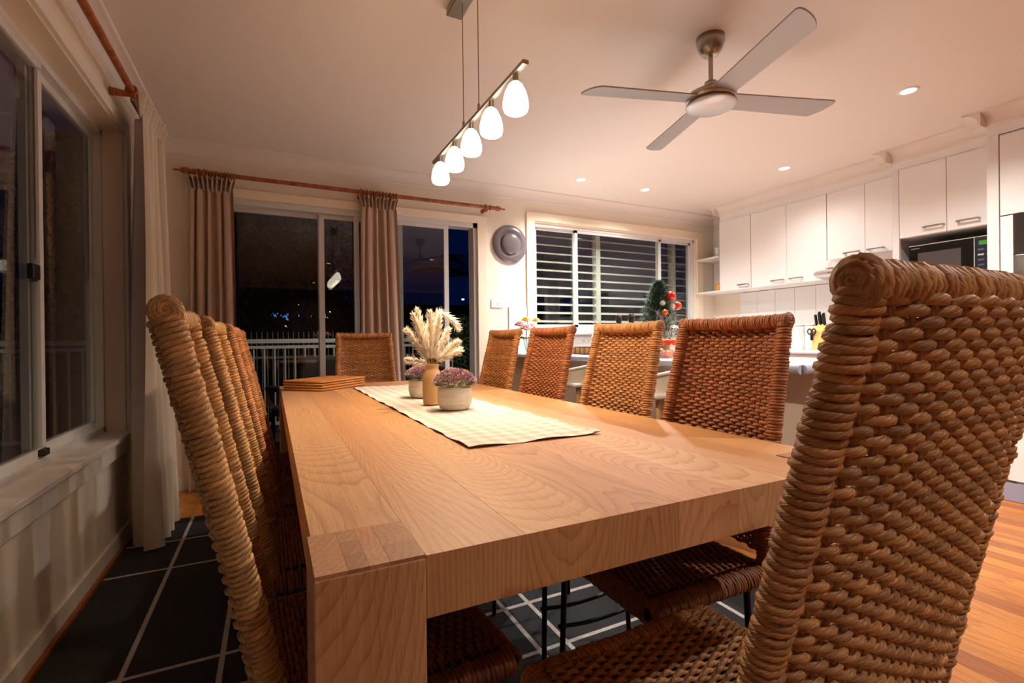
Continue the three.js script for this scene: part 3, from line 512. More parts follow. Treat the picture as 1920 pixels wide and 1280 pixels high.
// ---------------------------------------------------------------- on the far wall
{
  const o = thing('wall_ornament', 'round glossy mauve grey hat-shaped wall ornament beside the sliding door', 'ornament', [1.972, 1.894, ZF], 0);
  const m = phys([104, 94, 98], 0.2, { clearcoat: 0.5 });
  part(o, 'brim', lathe([[0.0005, 0.0], [0.15, 0.0], [0.172, 0.004], [0.175, 0.012], [0.17, 0.022], [0.155, 0.03], [0.13, 0.034], [0.11, 0.032], [0.098, 0.026], [0.0005, 0.026]], 56).rotateX(Q), m);
  part(o, 'crown', lathe([[0.096, 0.026], [0.096, 0.044], [0.09, 0.051], [0.07, 0.057], [0.04, 0.061], [0.0005, 0.062]].reverse(), 48).rotateX(Q), m);
  const s = thing('light_switch', 'white rectangular light switch plate under the round wall ornament', 'switch', [1.838, 1.346, ZF]);
  const pl = part(s, 'plate', rb(0.116, 0.072, 0.009, 0.003), cabWhite, [0, 0, 0.0045]); part(pl, 'rocker', rb(0.016, 0.022, 0.006, 0.002), mat([225, 222, 218], 0.4), [0.012, 0, 0.006]);
  struct(`trim_${++trims}`, rspan(1.955, 2.14, 0.9, 1.322, ZF, ZF + 0.012), cabWhite);
}
// ---------------------------------------------------------------- kitchen
const top = mat([232, 230, 232], 0.22), lip = mat([176, 184, 204], 0.25), lowPanel = mat([226, 216, 208], 0.5);
const handleG = merge([rb(0.011, 0.012, 0.12, 0.002).translate(-0.03, 0, 0), rb(0.03, 0.012, 0.012, 0.002).translate(-0.015, 0, -0.054), rb(0.03, 0.012, 0.012, 0.002).translate(-0.015, 0, 0.054)]);
// a cabinet along the right wall: doors are [z0, z1, y0, y1, handle z, handle y]
function cabinet(name, label, x0, x1, y0, y1, z0, z1, doors, open) {
  const o = thing(name, label, 'cabinet', [(x0 + x1) / 2, y0, (z0 + z1) / 2]); const cx = (x0 + x1) / 2, cz = (z0 + z1) / 2, t = 0.018;
  const L = (a, b, c, d, e, f, r) => rspan(a - cx, b - cx, c - y0, d - y0, e - cz, f - cz, r);
  part(o, 'body', merge([L(x0 + 0.02, x1, y0, y1, z0, z0 + t, 0.001), L(x0 + 0.02, x1, y0, y1, z1 - t, z1, 0.001), L(x0 + 0.02, x1, y0, y0 + t, z0 + t, z1 - t, 0.001), L(x0 + 0.02, x1, y1 - t, y1, z0 + t, z1 - t, 0.001), L(x1 - 0.01, x1, y0, y1, z0 + t, z1 - t, 0.001), ...(open ? open(L) : [])]), cabSide);
  for (const [a, b, c, d, hz, hy] of doors) {
    const dr = part(o, 'door', rb(0.018, d - c - 0.003, b - a - 0.003, 0.0015), cabWhite, [x0 + 0.009 - cx, (c + d) / 2 - y0, (a + b) / 2 - cz]);
    if (hz !== undefined) part(dr, 'handle', handleG, nickel, [-0.009, hy - (c + d) / 2, hz - (a + b) / 2]);
  }
  return o;
}
const UX = 4.30, UT = 2.245, DX = 4.2, TX = 4.02;
cabinet('wall_cabinet', 'single-door white wall cabinet beside the open corner shelves', UX, XR - 0.002, 1.505, UT, -3.66, -3.283, [[-3.66, -3.283, 1.505, UT, -3.36, 1.55]]);
cabinet('wall_cabinet', 'two-door white wall cabinet left of the range hood', UX, XR - 0.002, 1.505, UT, -3.28, -2.542, [[-3.28, -2.908, 1.505, UT, -2.99, 1.55], [-2.908, -2.542, 1.505, UT, -2.81, 1.55]]);
cabinet('wall_cabinet', 'short two-door white wall cabinet directly above the range hood', UX, XR - 0.002, 1.67, UT, -2.539, -2.006, [[-2.539, -2.24, 1.67, UT, -2.335, 1.705], [-2.24, -2.006, 1.67, UT, -2.155, 1.705]]);
cabinet('microwave_cabinet', 'deep white cabinet with two doors above the microwave niche', DX, XR - 0.002, 0.925, UT, -2.0, -1.402, [[-1.955, -1.672, 1.735, UT, -1.74, 1.785], [-1.672, -1.404, 1.735, UT, -1.55, 1.785], [-1.955, -1.68, 0.93, 1.32], [-1.68, -1.404, 0.93, 1.32]],
  L => [L(DX, DX + 0.022, 0.925, UT, -2.0, -1.957, 0.001), L(DX + 0.02, XR - 0.004, 1.735, 1.755, -1.98, -1.42, 0.001), L(DX + 0.004, XR - 0.004, 1.322, 1.342, -1.98, -1.42, 0.001)]);
cabinet('oven_cabinet', 'tall white cabinet at the right edge housing the steel wall oven', TX, XR - 0.002, 0.0, UT, -1.398, -0.6, [[-1.338, -0.605, 1.742, UT - 0.01], [-1.338, -1.278, 0.452, 1.738], [-1.338, -0.605, 0.125, 0.448]], L => [L(TX, TX + 0.022, 0, UT, -1.398, -1.342, 0.001)]);
cabinet('base_cabinet', 'white base cabinet run under the kitchen wall bench', TX, XR - 0.002, 0.115, 0.862, -4.0, -1.402, [0, 1, 2, 3, 4].map(k => [-4.0 + k * 0.5196, -4.0 + (k + 1) * 0.5196, 0.118, 0.86, -4.0 + k * 0.5196 + 0.42, 0.82]));
{
  const kick = mat([150, 152, 172], 0.45);
  struct(`trim_${++trims}`, rspan(TX + 0.06, TX + 0.075, 0, 0.113, -4.0, -1.36), kick); struct(`trim_${++trims}`, rspan(TX - 0.003, TX - 0.001, 0.002, 0.113, -1.34, -0.6), kick);
  struct(`trim_${++trims}`, merge([span(UX + 0.012, XR, UT + 0.002, CH, -3.66, -2.004), span(DX + 0.012, XR, UT + 0.002, CH, -2.0, -1.4), span(TX + 0.012, XR, UT + 0.002, CH, -1.398, -0.6)]), cabWhite);
  cornice(UX + 0.012, -3.66, UX + 0.012, -2.0, -1, 0); cornice(DX + 0.012, -2.09, DX + 0.012, -1.4, -1, 0); cornice(TX + 0.012, -1.49, TX + 0.012, -0.6, -1, 0); cornice(UX - 0.08, -2.0, DX - 0.08, -2.0, 0, -1); cornice(DX - 0.08, -1.398, TX - 0.08, -1.398, 0, -1); cornice(XR, -4.01, XR, -3.66, -1, 0); cornice(UX - 0.08, -3.66, XR, -3.66, 0, -1);
}
{ // open corner shelves
  const o = thing('corner_shelf', 'white open corner shelves between the kitchen window and the wall cabinets', 'shelf', [4.46, 1.505, -3.84]);
  for (const y of [0.0, 0.372]) part(o, 'shelf_board', rb(0.31, 0.018, 0.335, 0.004), cabWhite, [0, y + 0.009, 0]);
  part(o, 'back_board', span(0.146, 0.156, 0.018, 0.73, -0.165, 0.165), cabSide);
  const cup = lathe([[0.0005, 0], [0.022, 0], [0.026, 0.004], [0.034, 0.026], [0.036, 0.034], [0.033, 0.034], [0.03, 0.024], [0.0005, 0.006]], 24);
  ['bottom', 'middle', 'top'].forEach((w, k) => solo('tea_bowl', cup, mat([236, 234, 230], 0.25), `${w} white tea bowl stacked on the upper corner shelf`, 'bowl', [4.40, 1.896 + k * 0.0345, -3.765], 0, 'bowls on the corner shelf'));
  const j = thing('spice_jar', 'small jar with amber contents on the lower corner shelf', 'jar', [4.385, 1.524, -3.74]); part(j, 'jar', lathe([[0.0005, 0], [0.03, 0], [0.034, 0.008], [0.034, 0.06], [0.024, 0.072], [0.024, 0.078], [0.0005, 0.078]], 24), mat([232, 160, 66], 0.35)); part(j, 'lid', lathe([[0.0005, 0.1], [0.026, 0.1], [0.028, 0.096], [0.028, 0.079], [0.0005, 0.079]], 24), mat([240, 200, 120], 0.4));
}
{ // range hood
  const o = thing('range_hood', 'slim brushed steel range hood under the short wall cabinet', 'range hood', [4.62, 1.5, -2.272]);
  const s = new THREE.Shape(); [[0, 0], [-0.36, 0], [-0.475, 0.012], [-0.51, 0.03], [-0.512, 0.045], [-0.49, 0.06], [-0.36, 0.09], [-0.345, 0.1], [-0.335, 0.165], [0, 0.168]].forEach((p, i) => i ? s.lineTo(...p) : s.moveTo(...p));
  part(o, 'canopy', new THREE.ExtrudeGeometry(s, { depth: 0.515, bevelEnabled: true, bevelSize: 0.003, bevelThickness: 0.003, bevelSegments: 2 }).translate(0, 0, -0.262), steel);
  for (let k = 0; k < 6; k++) part(o, 'button', cyl(0.0045, 0.0045, 0.006, 12).rotateZ(1.35), black, [-0.462, 0.0675, -0.085 + k * 0.02]);
}
{ // microwave
  const o = thing('microwave', 'black microwave oven with a green clock display in the cabinet niche', 'microwave', [4.40, 1.3425, -1.664]), hz = 0.24;
  part(o, 'body', rspan(-0.165, 0.19, 0.004, 0.325, -hz, hz), mat([40, 40, 42], 0.5));
  part(o, 'door', rspan(-0.18, -0.165, 0.034, 0.322, -hz, 0.128), phys([10, 10, 11], 0.18, { clearcoat: 0.5 })); part(o, 'door_window', rspan(-0.1815, -0.18, 0.075, 0.268, -0.185, 0.062, 0.0005), mat([74, 66, 66], 0.3));
  part(o, 'control_panel', rspan(-0.18, -0.165, 0.034, 0.322, 0.134, hz), mat([26, 28, 36], 0.35)); part(o, 'base_trim', rspan(-0.18, -0.165, 0.004, 0.032, -hz, hz), mat([206, 204, 202], 0.35, { metalness: 0.4 }));
  part(o, 'door_seam', span(-0.1805, -0.17, 0.034, 0.322, 0.129, 0.133), mat([190, 186, 180], 0.4)); part(o, 'top_strip', span(-0.181, -0.165, 0.322, 0.3265, -hz, hz), mat([190, 186, 180], 0.35));
  part(o, 'clock_display', rspan(-0.1825, -0.18, 0.268, 0.296, 0.155, 0.21, 0.0004), mat([20, 60, 14], 0.4, { emissive: new THREE.Color().setRGB(0.1, 0.55, 0.04), emissiveIntensity: 0.35 }));
  const kb = mat([70, 82, 120], 0.5), kw = mat([176, 178, 184], 0.5);
  for (let i = 0; i < 6; i++) for (let j = 0; j < 2; j++) part(o, 'key', rb(0.002, i === 5 ? 0.018 : 0.011, 0.032, 0.0008), i === 5 || i === 1 ? kw : kb, [-0.181, 0.238 - i * 0.034, 0.165 + j * 0.046]);
  part(o, 'badge', rspan(-0.1812, -0.18, 0.3, 0.306, -0.226, -0.174, 0.0004), mat([120, 122, 120], 0.4));
}
{ // wall oven
  const o = thing('wall_oven', 'black and steel built-in wall oven at the right edge', 'oven', [4.02, 0.58, -0.96]), h = 0.305;
  part(o, 'control_panel', rspan(-0.022, 0.02, 0.79, 0.91, -h, h), steel); part(o, 'upper_door', rspan(-0.024, 0.02, 0.55, 0.785, -h + 0.008, h), phys([14, 14, 15], 0.15, { clearcoat: 0.5 })); part(o, 'door', rspan(-0.024, 0.02, 0.075, 0.545, -h + 0.008, h), phys([16, 16, 17], 0.15, { clearcoat: 0.5 })); part(o, 'base_trim', rspan(-0.022, 0.02, 0.0, 0.072, -h, h), steel);
  for (const y of [0.735, 0.49]) part(o, 'handle', rb(0.02, 0.03, 0.54, 0.006), steel, [-0.05, y, 0]);
}
// benches
{
  const b = thing('kitchen_bench', 'white wall bench top with a pale blue grey rounded front edge', 'worktop', [0, 0, 0]);
  part(b, 'slab', rspan(3.985, XR, 0.864, 0.9, ZF + 0.001, -1.402), top); const e = cyl(0.019, 0.019, 2.6, 20).rotateX(Q); part(b, 'front_edge', e, lip, [3.983, 0.881, -2.705]);
  struct(`trim_${++trims}`, merge([0, 1, 2, 3, 4, 5, 6, 7].map(k => rspan(XR - 0.008, XR, 0.902, 1.5, -3.655 + k * 0.206, -3.4515 + k * 0.206, 0.002))), cabWhite);
  const p = thing('peninsula', 'kitchen peninsula with grey beige panels and a white rounded bench top', 'peninsula', [0, 0, 0]);
  part(p, 'bench_top', rspan(1.9, 2.62, 0.864, 0.9, ZF + 0.001, -1.228, 0.002), top); part(p, 'front_edge', cyl(0.019, 0.019, 2.78, 20).rotateX(Q), lip, [1.9, 0.881, -2.618]); part(p, 'end_edge', cyl(0.019, 0.019, 0.7, 20).rotateZ(Q), lip, [2.26, 0.881, -1.228]);
  part(p, 'front_panel', rspan(2.1, 2.12, 0.0, 0.862, ZF + 0.001, -1.3, 0.002), lowPanel); part(p, 'end_panel', rspan(2.1, 2.60, 0.0, 0.862, -1.3, -1.27, 0.002), cabWhite); part(p, 'rear_panel', rspan(2.58, 2.6, 0.0, 0.862, ZF + 0.001, -1.3, 0.002), cabWhite);
}
// bar stools tucked under the peninsula
{
  const seatM = mat([222, 214, 202], 0.5), legM = mat([206, 172, 126], 0.55);
  const stool = (x, z, label) => {
    const o = thing('bar_stool', label, 'stool', [x, 0, z], 0, 'bar stools at the peninsula');
    part(o, 'seat', rb(0.36, 0.03, 0.34, 0.014, 4), seatM, [0, 0.715, 0]);
    part(o, 'backrest', surf(24, 6, (u, v) => { const a = (u - 0.5) * 2.5; return [Math.sin(a) * 0.185, 0.72 + v * 0.13 * (1 - 0.35 * Math.abs(u - 0.5) * 2), 0.02 + Math.cos(a) * 0.15]; }), mat([214, 204, 188], 0.5, { side: THREE.DoubleSide }));
    part(o, 'back_rim', cable([-1.25, -0.8, -0.4, 0, 0.4, 0.8, 1.25].map(a => [Math.sin(a) * 0.185, 0.85 - 0.0455 * Math.abs(a) / 1.25, 0.02 + Math.cos(a) * 0.15]), 0.01), seatM);
    for (const sx of [-1, 1]) for (const sz of [-1, 1]) part(o, 'leg', cyl(0.017, 0.012, 0.705, 12), legM, [sx * 0.13, 0.352, sz * 0.14], [sz * 0.08 * -1, 0, sx * 0.07]);
    for (const sz of [-1, 1]) part(o, 'footrest', cyl(0.008, 0.008, 0.31, 10).rotateZ(Q), legM, [0, 0.25, sz * 0.155]);
  };
  stool(1.912, -2.78, 'cream bar stool with pale timber legs, farther along the peninsula'); stool(1.912, -2.04, 'cream bar stool with pale timber legs, nearer along the peninsula');
}
// ---------------------------------------------------------------- things on the benches
const BY = 0.901;
{ // canisters, knives
  const stamp = tex(128, 128, (u, v) => { const a = Math.abs(((v * 6 + Math.abs(((u * 8) % 1) - 0.5) * 1.2) % 1) - 0.5); return a < 0.13 ? [206, 198, 188] : [238, 234, 228]; });
  const cm = mat([255, 255, 255], 0.4, { map: stamp });
  [[-2.735, 'white patterned canister farther from the knife block'], [-2.632, 'white patterned canister next to the knife block']].forEach(([z, l]) => {
    const o = thing('canister', l, 'canister', [4.22, BY, z], 0, 'canisters on the wall bench');
    part(o, 'jar', lathe([[0.0005, 0], [0.044, 0], [0.048, 0.006], [0.049, 0.2], [0.046, 0.206], [0.0005, 0.207]], 32), cm); part(o, 'lid', lathe([[0.0005, 0.226], [0.044, 0.226], [0.048, 0.222], [0.048, 0.208], [0.0005, 0.208]], 32), cabWhite);
  });
  const o = thing('knife_block', 'pale timber knife block with black-handled knives on the wall bench', 'knife block', [4.2, BY, -2.53]);
  const s = new THREE.Shape(); s.moveTo(-0.06, 0); s.lineTo(0.07, 0); s.lineTo(0.07, 0.2); s.lineTo(-0.01, 0.215); s.lineTo(-0.06, 0.16); s.closePath();
  part(o, 'block', new THREE.ExtrudeGeometry(s, { depth: 0.085, bevelEnabled: true, bevelSize: 0.003, bevelThickness: 0.003, bevelSegments: 2 }).translate(0, 0, -0.0425), mat([226, 178, 104], 0.5));
  for (let k = 0; k < 5; k++) part(o, 'knife_handle', rb(0.024, 0.115, 0.015, 0.005), black, [-0.02 + 0.02 * (k % 2), 0.245 + 0.012 * (k % 3), -0.034 + k * 0.017], [0, 0, 0.22]);
  const sc = part(o, 'scissors', merge([new THREE.TorusGeometry(0.016, 0.005, 8, 20).scale(1, 1.35, 1).translate(-0.018, 0.022, 0), new THREE.TorusGeometry(0.016, 0.005, 8, 20).scale(1, 1.35, 1).translate(0.018, 0.022, 0), bx(0.014, 0.06, 0.006, -0.006, -0.022, 0).rotateZ(0.1), bx(0.014, 0.06, 0.006, 0.006, -0.022, 0).rotateZ(-0.1)]).rotateY(Q), black, [-0.075, 0.135, -0.04]);
}
{ // bouquet in a glass vase at the far end of the peninsula
  const x = 2.0, z = -3.75, v = solo('glass_vase', lathe([[0.0005, 0], [0.04, 0], [0.046, 0.01], [0.04, 0.07], [0.048, 0.13], [0.045, 0.13], [0.037, 0.07], [0.042, 0.012], [0.0005, 0.008]], 32), glass([244, 246, 246]), 'clear glass vase under the pink and yellow flowers', 'vase', [x, BY, z]);
  const o = thing('flower_bouquet', 'bouquet of pink and yellow flowers at the far end of the peninsula', 'flowers', [x, BY, z]), r = rng(14);
  const pink = mat([244, 190, 186], 0.7, { side: THREE.DoubleSide }), yel = mat([236, 196, 96], 0.7, { side: THREE.DoubleSide }), leaf = mat([70, 104, 60], 0.6, { side: THREE.DoubleSide });
  const up = new THREE.Vector3(0, 1, 0.2);
  [[-0.075, 0.235, 0.02, pink, 0.05], [-0.03, 0.2, 0.06, pink, 0.055], [0.03, 0.215, 0.04, pink, 0.05], [0.0, 0.28, -0.01, yel, 0.04], [0.085, 0.275, 0.02, yel, 0.036], [-0.1, 0.17, 0.05, pink, 0.04], [0.06, 0.17, 0.05, pink, 0.04]].forEach(([a, b, c, m, s]) => {
    const P = []; for (let k = 0; k < 46; k++) { const t = k / 46, an = k * 2.4, el = 0.2 + t * 1.5, d = new THREE.Vector3(Math.sin(el) * Math.cos(an), Math.cos(el), Math.sin(el) * Math.sin(an)); blade3(P, new THREE.Vector3(a, b, c), d, up, s * 1.25 * (0.7 + 0.4 * t), s * 0.5); }
    part(o, 'flower', fromTris(P), m); part(o, 'stem', cable([[a * 0.1, 0.02, c * 0.1], [a * 0.4, 0.12, c * 0.4], [a, b, c]], 0.0022, 5, 8), leaf);
  });
  for (let k = 0; k < 7; k++) { const P = [], an = k * 1.1; blade3(P, new THREE.Vector3(0, 0.13, 0), new THREE.Vector3(Math.cos(an), 0.15 - 0.5 * r(), Math.sin(an)).normalize(), up, 0.12, 0.022); part(o, 'leaf', fromTris(P), leaf); }
}
{ // little decorated tree
  const x = 2.2, z = -2.34, o = thing('christmas_tree', 'small green tabletop Christmas tree with red and orange baubles on the peninsula', 'Christmas tree', [x, BY, z]), r = rng(17), P = [], S = [], up = new THREE.Vector3(0.2, 1, 0.1);
  part(o, 'pot', lathe([[0.0005, 0], [0.055, 0], [0.07, 0.09], [0.066, 0.092], [0.0005, 0.085]], 28), mat([150, 96, 60], 0.6)); part(o, 'trunk', cyl(0.005, 0.009, 0.36, 8), mat([80, 58, 40], 0.8), [0, 0.26, 0]);
  for (let k = 0; k < 150; k++) {
    const t = k / 150, y = 0.1 + 0.355 * t, R = 0.125 * Math.pow(1 - t, 0.75) + 0.016, an = k * 2.399, d = new THREE.Vector3(Math.cos(an), 0.25 + 0.5 * t, Math.sin(an)).normalize(), silver = d.x < 0.2 && d.z > 0.2 && t < 0.42 && k % 2 === 0;
    for (let j = 0; j < 46; j++) { const q = j / 46, c = new THREE.Vector3(0, y, 0).addScaledVector(d, R * (0.2 + 0.85 * q)), w = new THREE.Vector3(r() - 0.5, r() - 0.5, r() - 0.5).normalize().multiplyScalar(0.8).addScaledVector(d, 0.55).normalize(); blade3(silver ? S : P, c, w, up, 0.022 + 0.014 * r(), 0.0026); }
  }
  part(o, 'foliage', fromTris(P), mat([56, 88, 62], 0.6)).userData.kind = 'stuff'; part(o, 'silver_foliage', fromTris(S), mat([196, 198, 200], 0.4)).userData.kind = 'stuff';
  const ball = new THREE.SphereGeometry(1, 24, 16), put = (dx, dy, dz, s, c, l) => { const b = part(o, 'bauble', ball, phys(c, 0.2, { clearcoat: 0.6 }), [dx, dy, dz]); b.scale.setScalar(s); b.userData.label = l; };
  put(0.035, 0.375, 0.07, 0.03, [214, 34, 26], 'large red bauble'); put(0.075, 0.315, 0.085, 0.026, [216, 74, 22], 'orange bauble'); put(-0.045, 0.27, 0.1, 0.02, [206, 92, 34], 'small orange bauble'); put(-0.03, 0.33, 0.065, 0.018, [226, 222, 210], 'white bauble'); put(0.02, 0.31, 0.1, 0.016, [226, 190, 190], 'pale pink bauble');
}
{
  const mill = lathe([[0.0005, 0], [0.028, 0], [0.03, 0.012], [0.024, 0.03], [0.021, 0.09], [0.026, 0.13], [0.02, 0.16], [0.017, 0.2], [0.02, 0.24], [0.023, 0.262], [0.02, 0.285], [0.0005, 0.296]], 28), m = mat([36, 28, 26], 0.35);
  [[2.3, -2.86, 'dark turned pepper mill farther from the little tree'], [2.3, -2.72, 'dark turned pepper mill next to the little tree']].forEach(([x, z, l]) => solo('pepper_mill', mill, m, l, 'pepper mill', [x, BY, z], 0, 'pair of dark mills'));
  const box = thing('bread_bin', 'white enamel bread bin behind the second kitchen-side chair', 'bread bin', [2.17, BY, -3.03]); part(box, 'body', rb(0.2, 0.09, 0.3, 0.02, 4), cabWhite, [0, 0.098, 0]); part(box, 'lid', rb(0.19, 0.014, 0.29, 0.006), cabWhite, [0, 0.15, 0]); part(box, 'handle', cable([[-0.1, 0.1, 0.06], [-0.122, 0.1, 0.06], [-0.122, 0.1, 0.11], [-0.1, 0.1, 0.11]], 0.004), nickel);
  const bam = [[206, 158, 96], [168, 112, 58], [224, 178, 120]].map(c => mat(c, 0.5)); part(box, 'bamboo_plinth', rb(0.2, 0.05, 0.3, 0.003), bam[1], [0.004, 0.026, 0]); for (let k = 0; k < 15; k++) part(box, 'bamboo_slat', rb(0.006, 0.048, 0.012, 0.002), bam[k % 3], [-0.1, 0.026, -0.142 + k * 0.0203]);
  // gift wrap, fruit and a clear box of sweets
  const yellow = solo('gift_box', rb(0.16, 0.14, 0.24, 0.006), mat([246, 190, 62], 0.45), 'bright yellow gift box at the foot of the little Christmas tree', 'gift box', [2.36, BY + 0.0705, -2.07]);
  const tray = thing('sweets_box', 'clear plastic box of pink and pale green sweets on the peninsula edge', 'plastic box', [2.03, BY, -2.12], 0.1); part(tray, 'box', rb(0.12, 0.07, 0.17, 0.006), glass([250, 246, 248], 0.12), [0, 0.036, 0]);
  const r = rng(4), sw = [[236, 160, 160], [206, 214, 150], [240, 180, 130]].map(c => mat(c, 0.5)); for (let k = 0; k < 10; k++) part(tray, 'sweet', new THREE.SphereGeometry(0.02, 14, 10), sw[k % 3], [(k % 2 - 0.5) * 0.05, 0.024 + 0.012 * (k % 3 === 1 ? 1 : 0), -0.06 + Math.floor(k / 2) * 0.03]);
  const fruit = new THREE.SphereGeometry(0.022, 20, 14).scale(1, 0.88, 1), om = [[232, 84, 24], [236, 112, 40], [222, 70, 28]].map(c => mat(c, 0.35));
  ['farthest of four orange mandarins on the clear sweets box', 'second farthest of four orange mandarins on the clear sweets box', 'second nearest of four orange mandarins on the clear sweets box', 'nearest of four orange mandarins on the clear sweets box'].forEach((l, k) => solo('mandarin', fruit, om[k % 3], l, 'fruit', [2.03 + 0.004 * k, BY + 0.0715 + 0.0194, -2.185 + k * 0.045], 0, 'mandarins on the sweets box'));
  const gl = solo('wine_glass', lathe([[0.0005, 0], [0.03, 0], [0.03, 0.002], [0.004, 0.006], [0.0035, 0.075], [0.02, 0.09], [0.032, 0.12], [0.03, 0.17], [0.0285, 0.17], [0.03, 0.12], [0.018, 0.093], [0.0005, 0.082]], 32), glass([246, 248, 248]), 'stemmed clear wine glass beside the clear sweets box', 'glass', [2.0, BY, -1.965]);
  const ps = thing('white_flower', 'white artificial star flower beside the little Christmas tree', 'flower', [2.16, BY, -2.13]), P = [], up = new THREE.Vector3(0.1, 1, 0.2); part(ps, 'stem', cyl(0.003, 0.003, 0.16, 6), mat([90, 110, 70], 0.7), [0, 0.08, 0]);
  for (let k = 0; k < 9; k++) { const a = k * 0.698; blade3(P, new THREE.Vector3(0, 0.16, 0), new THREE.Vector3(Math.cos(a) * 0.8, 0.35 + 0.2 * (k % 2), Math.sin(a) * 0.8).normalize(), up, 0.06, 0.014); } part(ps, 'petals', fromTris(P), mat([244, 240, 234], 0.6, { side: THREE.DoubleSide }));
  const sp = thing('soap_bottle', 'small dark bottle on the right end of the kitchen window sill', 'bottle', [4.22, KW.y0 + 0.001, ZF + 0.012]); part(sp, 'bottle', lathe([[0.0005, 0], [0.02, 0], [0.022, 0.006], [0.022, 0.07], [0.008, 0.085], [0.008, 0.095], [0.0005, 0.095]], 20), mat([46, 42, 42], 0.3)); part(sp, 'cap', cyl(0.011, 0.011, 0.018, 14), black, [0, 0.104, 0]);
}
// ---------------------------------------------------------------- outside: balcony, balustrade, garden, night
{
  struct('balcony_deck', span(-4, 7, -0.14, -0.03, -6.6, ZF - TH), mat([64, 60, 58], 0.85));
  const m = mat([188, 186, 186], 0.45), o = thing('balustrade', 'white metal balustrade of the balcony beyond the sliding door', 'balustrade', [0, -0.03, -6.2]);
  part(o, 'handrail', rspan(-3.5, 6.5, 1.035, 1.085, -0.03, 0.03, 0.008), m); part(o, 'upper_rail', rspan(-3.5, 6.5, 0.975, 1.01, -0.018, 0.018), m); part(o, 'lower_rail', rspan(-3.5, 6.5, 0.1, 0.135, -0.018, 0.018), m);
  const bg = rb(0.016, 0.84, 0.016, 0.002); for (let k = 0; k < 74; k++) part(o, 'baluster', bg, m, [-2.32 + k * 0.107, 0.555, 0]);
  for (const x of [-2.4, 0.53, 2.9, 5.4]) part(o, 'post', rb(0.05, 1.04, 0.05, 0.004), m, [x, 0.52, 0]);
  const f = thing('garden_fence', 'thin picket pool fence farther out behind the balustrade', 'fence', [0, -0.2, -7.3]), pg = rb(0.012, 1.36, 0.012, 0.002), fm = mat([120, 118, 118], 0.6);
  for (let k = 0; k < 74; k++) part(f, 'picket', pg, fm, [-1.2 + k * 0.064, 0.68, 0]); part(f, 'rail', rspan(-1.3, 3.6, 1.0, 1.03, -0.012, 0.012), fm); struct('garden_terrace', span(-4, 6, -4, -0.2, -8, -6.7), mat([40, 40, 36], 0.9));
  const wick = mat([46, 40, 38], 0.85), c = thing('patio_chair', 'dark wicker armchair standing on the night balcony behind the glass', 'chair', [0.33, -0.03, -5.2], 0.5);
  part(c, 'seat', rb(0.56, 0.1, 0.54, 0.04, 3), wick, [0, 0.38, 0]); part(c, 'backrest', rb(0.56, 0.5, 0.07, 0.05, 4), wick, [0, 0.66, 0.26], [0.15, 0, 0]); for (const s of [-1, 1]) { part(c, 'armrest', rb(0.07, 0.06, 0.52, 0.025, 3), wick, [s * 0.28, 0.6, 0]); for (const z of [-0.22, 0.22]) part(c, 'leg', cyl(0.02, 0.016, 0.36, 10), wick, [s * 0.25, 0.18, z]); }
  struct('garden_ground', span(-60, 60, -4.2, -4.0, -110, -7), mat([22, 26, 20], 0.95));
  // dark ridge far off
  const ridge = new THREE.Shape(); ridge.moveTo(-140, -6); const r = rng(9); for (let x = -140; x <= 140; x += 7) ridge.lineTo(x, 6 + 5 * vn(x * 0.04, 1, 5) + 1.6 * r() + (x < 8 ? 17 : 0)); ridge.lineTo(140, -6); ridge.closePath();
  struct('hills', new THREE.ExtrudeGeometry(ridge, { depth: 12, bevelEnabled: false }).translate(0, 0, -122), mat([16, 18, 16], 1));
  // trees beyond the balcony
  const leafM = mat([44, 62, 32], 0.75, { side: THREE.DoubleSide }), bark = mat([70, 56, 44], 0.9);
  const tree = (x, z, y0, R, H, n, label, seed) => {
    const o = thing('garden_tree', label, 'tree', [x, -4, z]), q = rng(seed), P = [], up = new THREE.Vector3(0.1, 1, 0.2); part(o, 'trunk', cyl(0.12, 0.22, y0 + 4, 10), bark, [0, (y0 + 4) / 2, 0]);
    for (let k = 0; k < n; k++) { const d = new THREE.Vector3(q() - 0.5, q() - 0.5, q() - 0.5).normalize(), s = Math.pow(q(), 0.35), c = new THREE.Vector3(d.x * R * s, y0 + 4 + d.y * H * s, d.z * R * s), w = new THREE.Vector3(q() - 0.5, q() - 0.7, q() - 0.5).normalize(); blade3(P, c, w, up, 0.16 + 0.14 * q(), 0.05); }
    part(o, 'crown', fromTris(P), leafM).userData.kind = 'stuff';
  };
  tree(-1.9, -9.6, 2.6, 1.9, 1.7, 5200, 'leafy tree filling the upper left of the sliding door view', 61); tree(0.6, -16, 3.4, 3.4, 3.2, 6500, 'large dark tree standing behind the balustrade in the middle of the door view', 62); tree(-7, -13, 2, 4, 3.4, 6000, 'dark tree seen through the left window side of the balcony', 63);
  const frond = (o, base, az, len, rise, n, wid) => { const P = [], cvs = new THREE.CatmullRomCurve3([0, 0.35, 0.7, 1].map(t => new THREE.Vector3(base[0] + Math.cos(az) * len * t, base[1] + rise * (t * 1.9 - t * t * 1.3), base[2] + Math.sin(az) * len * t))), up = new THREE.Vector3(0, 1, 0.05); for (let k = 0; k < n; k++) for (const s of [-1, 1]) { const t = 0.12 + 0.88 * k / n, c = cvs.getPoint(t), T = cvs.getTangent(t), sd = new THREE.Vector3().crossVectors(T, up).normalize().multiplyScalar(s), d = T.clone().multiplyScalar(0.55).add(sd).add(new THREE.Vector3(0, -0.15, 0)).normalize(); blade3(P, c, d, up, wid * Math.sin(Math.PI * Math.min(0.97, t * 0.85 + 0.12)), wid * 0.06); } const f = part(o, 'frond', fromTris(P), leafM); part(f, 'midrib', new THREE.TubeGeometry(cvs, 12, 0.006, 5), leafM); };
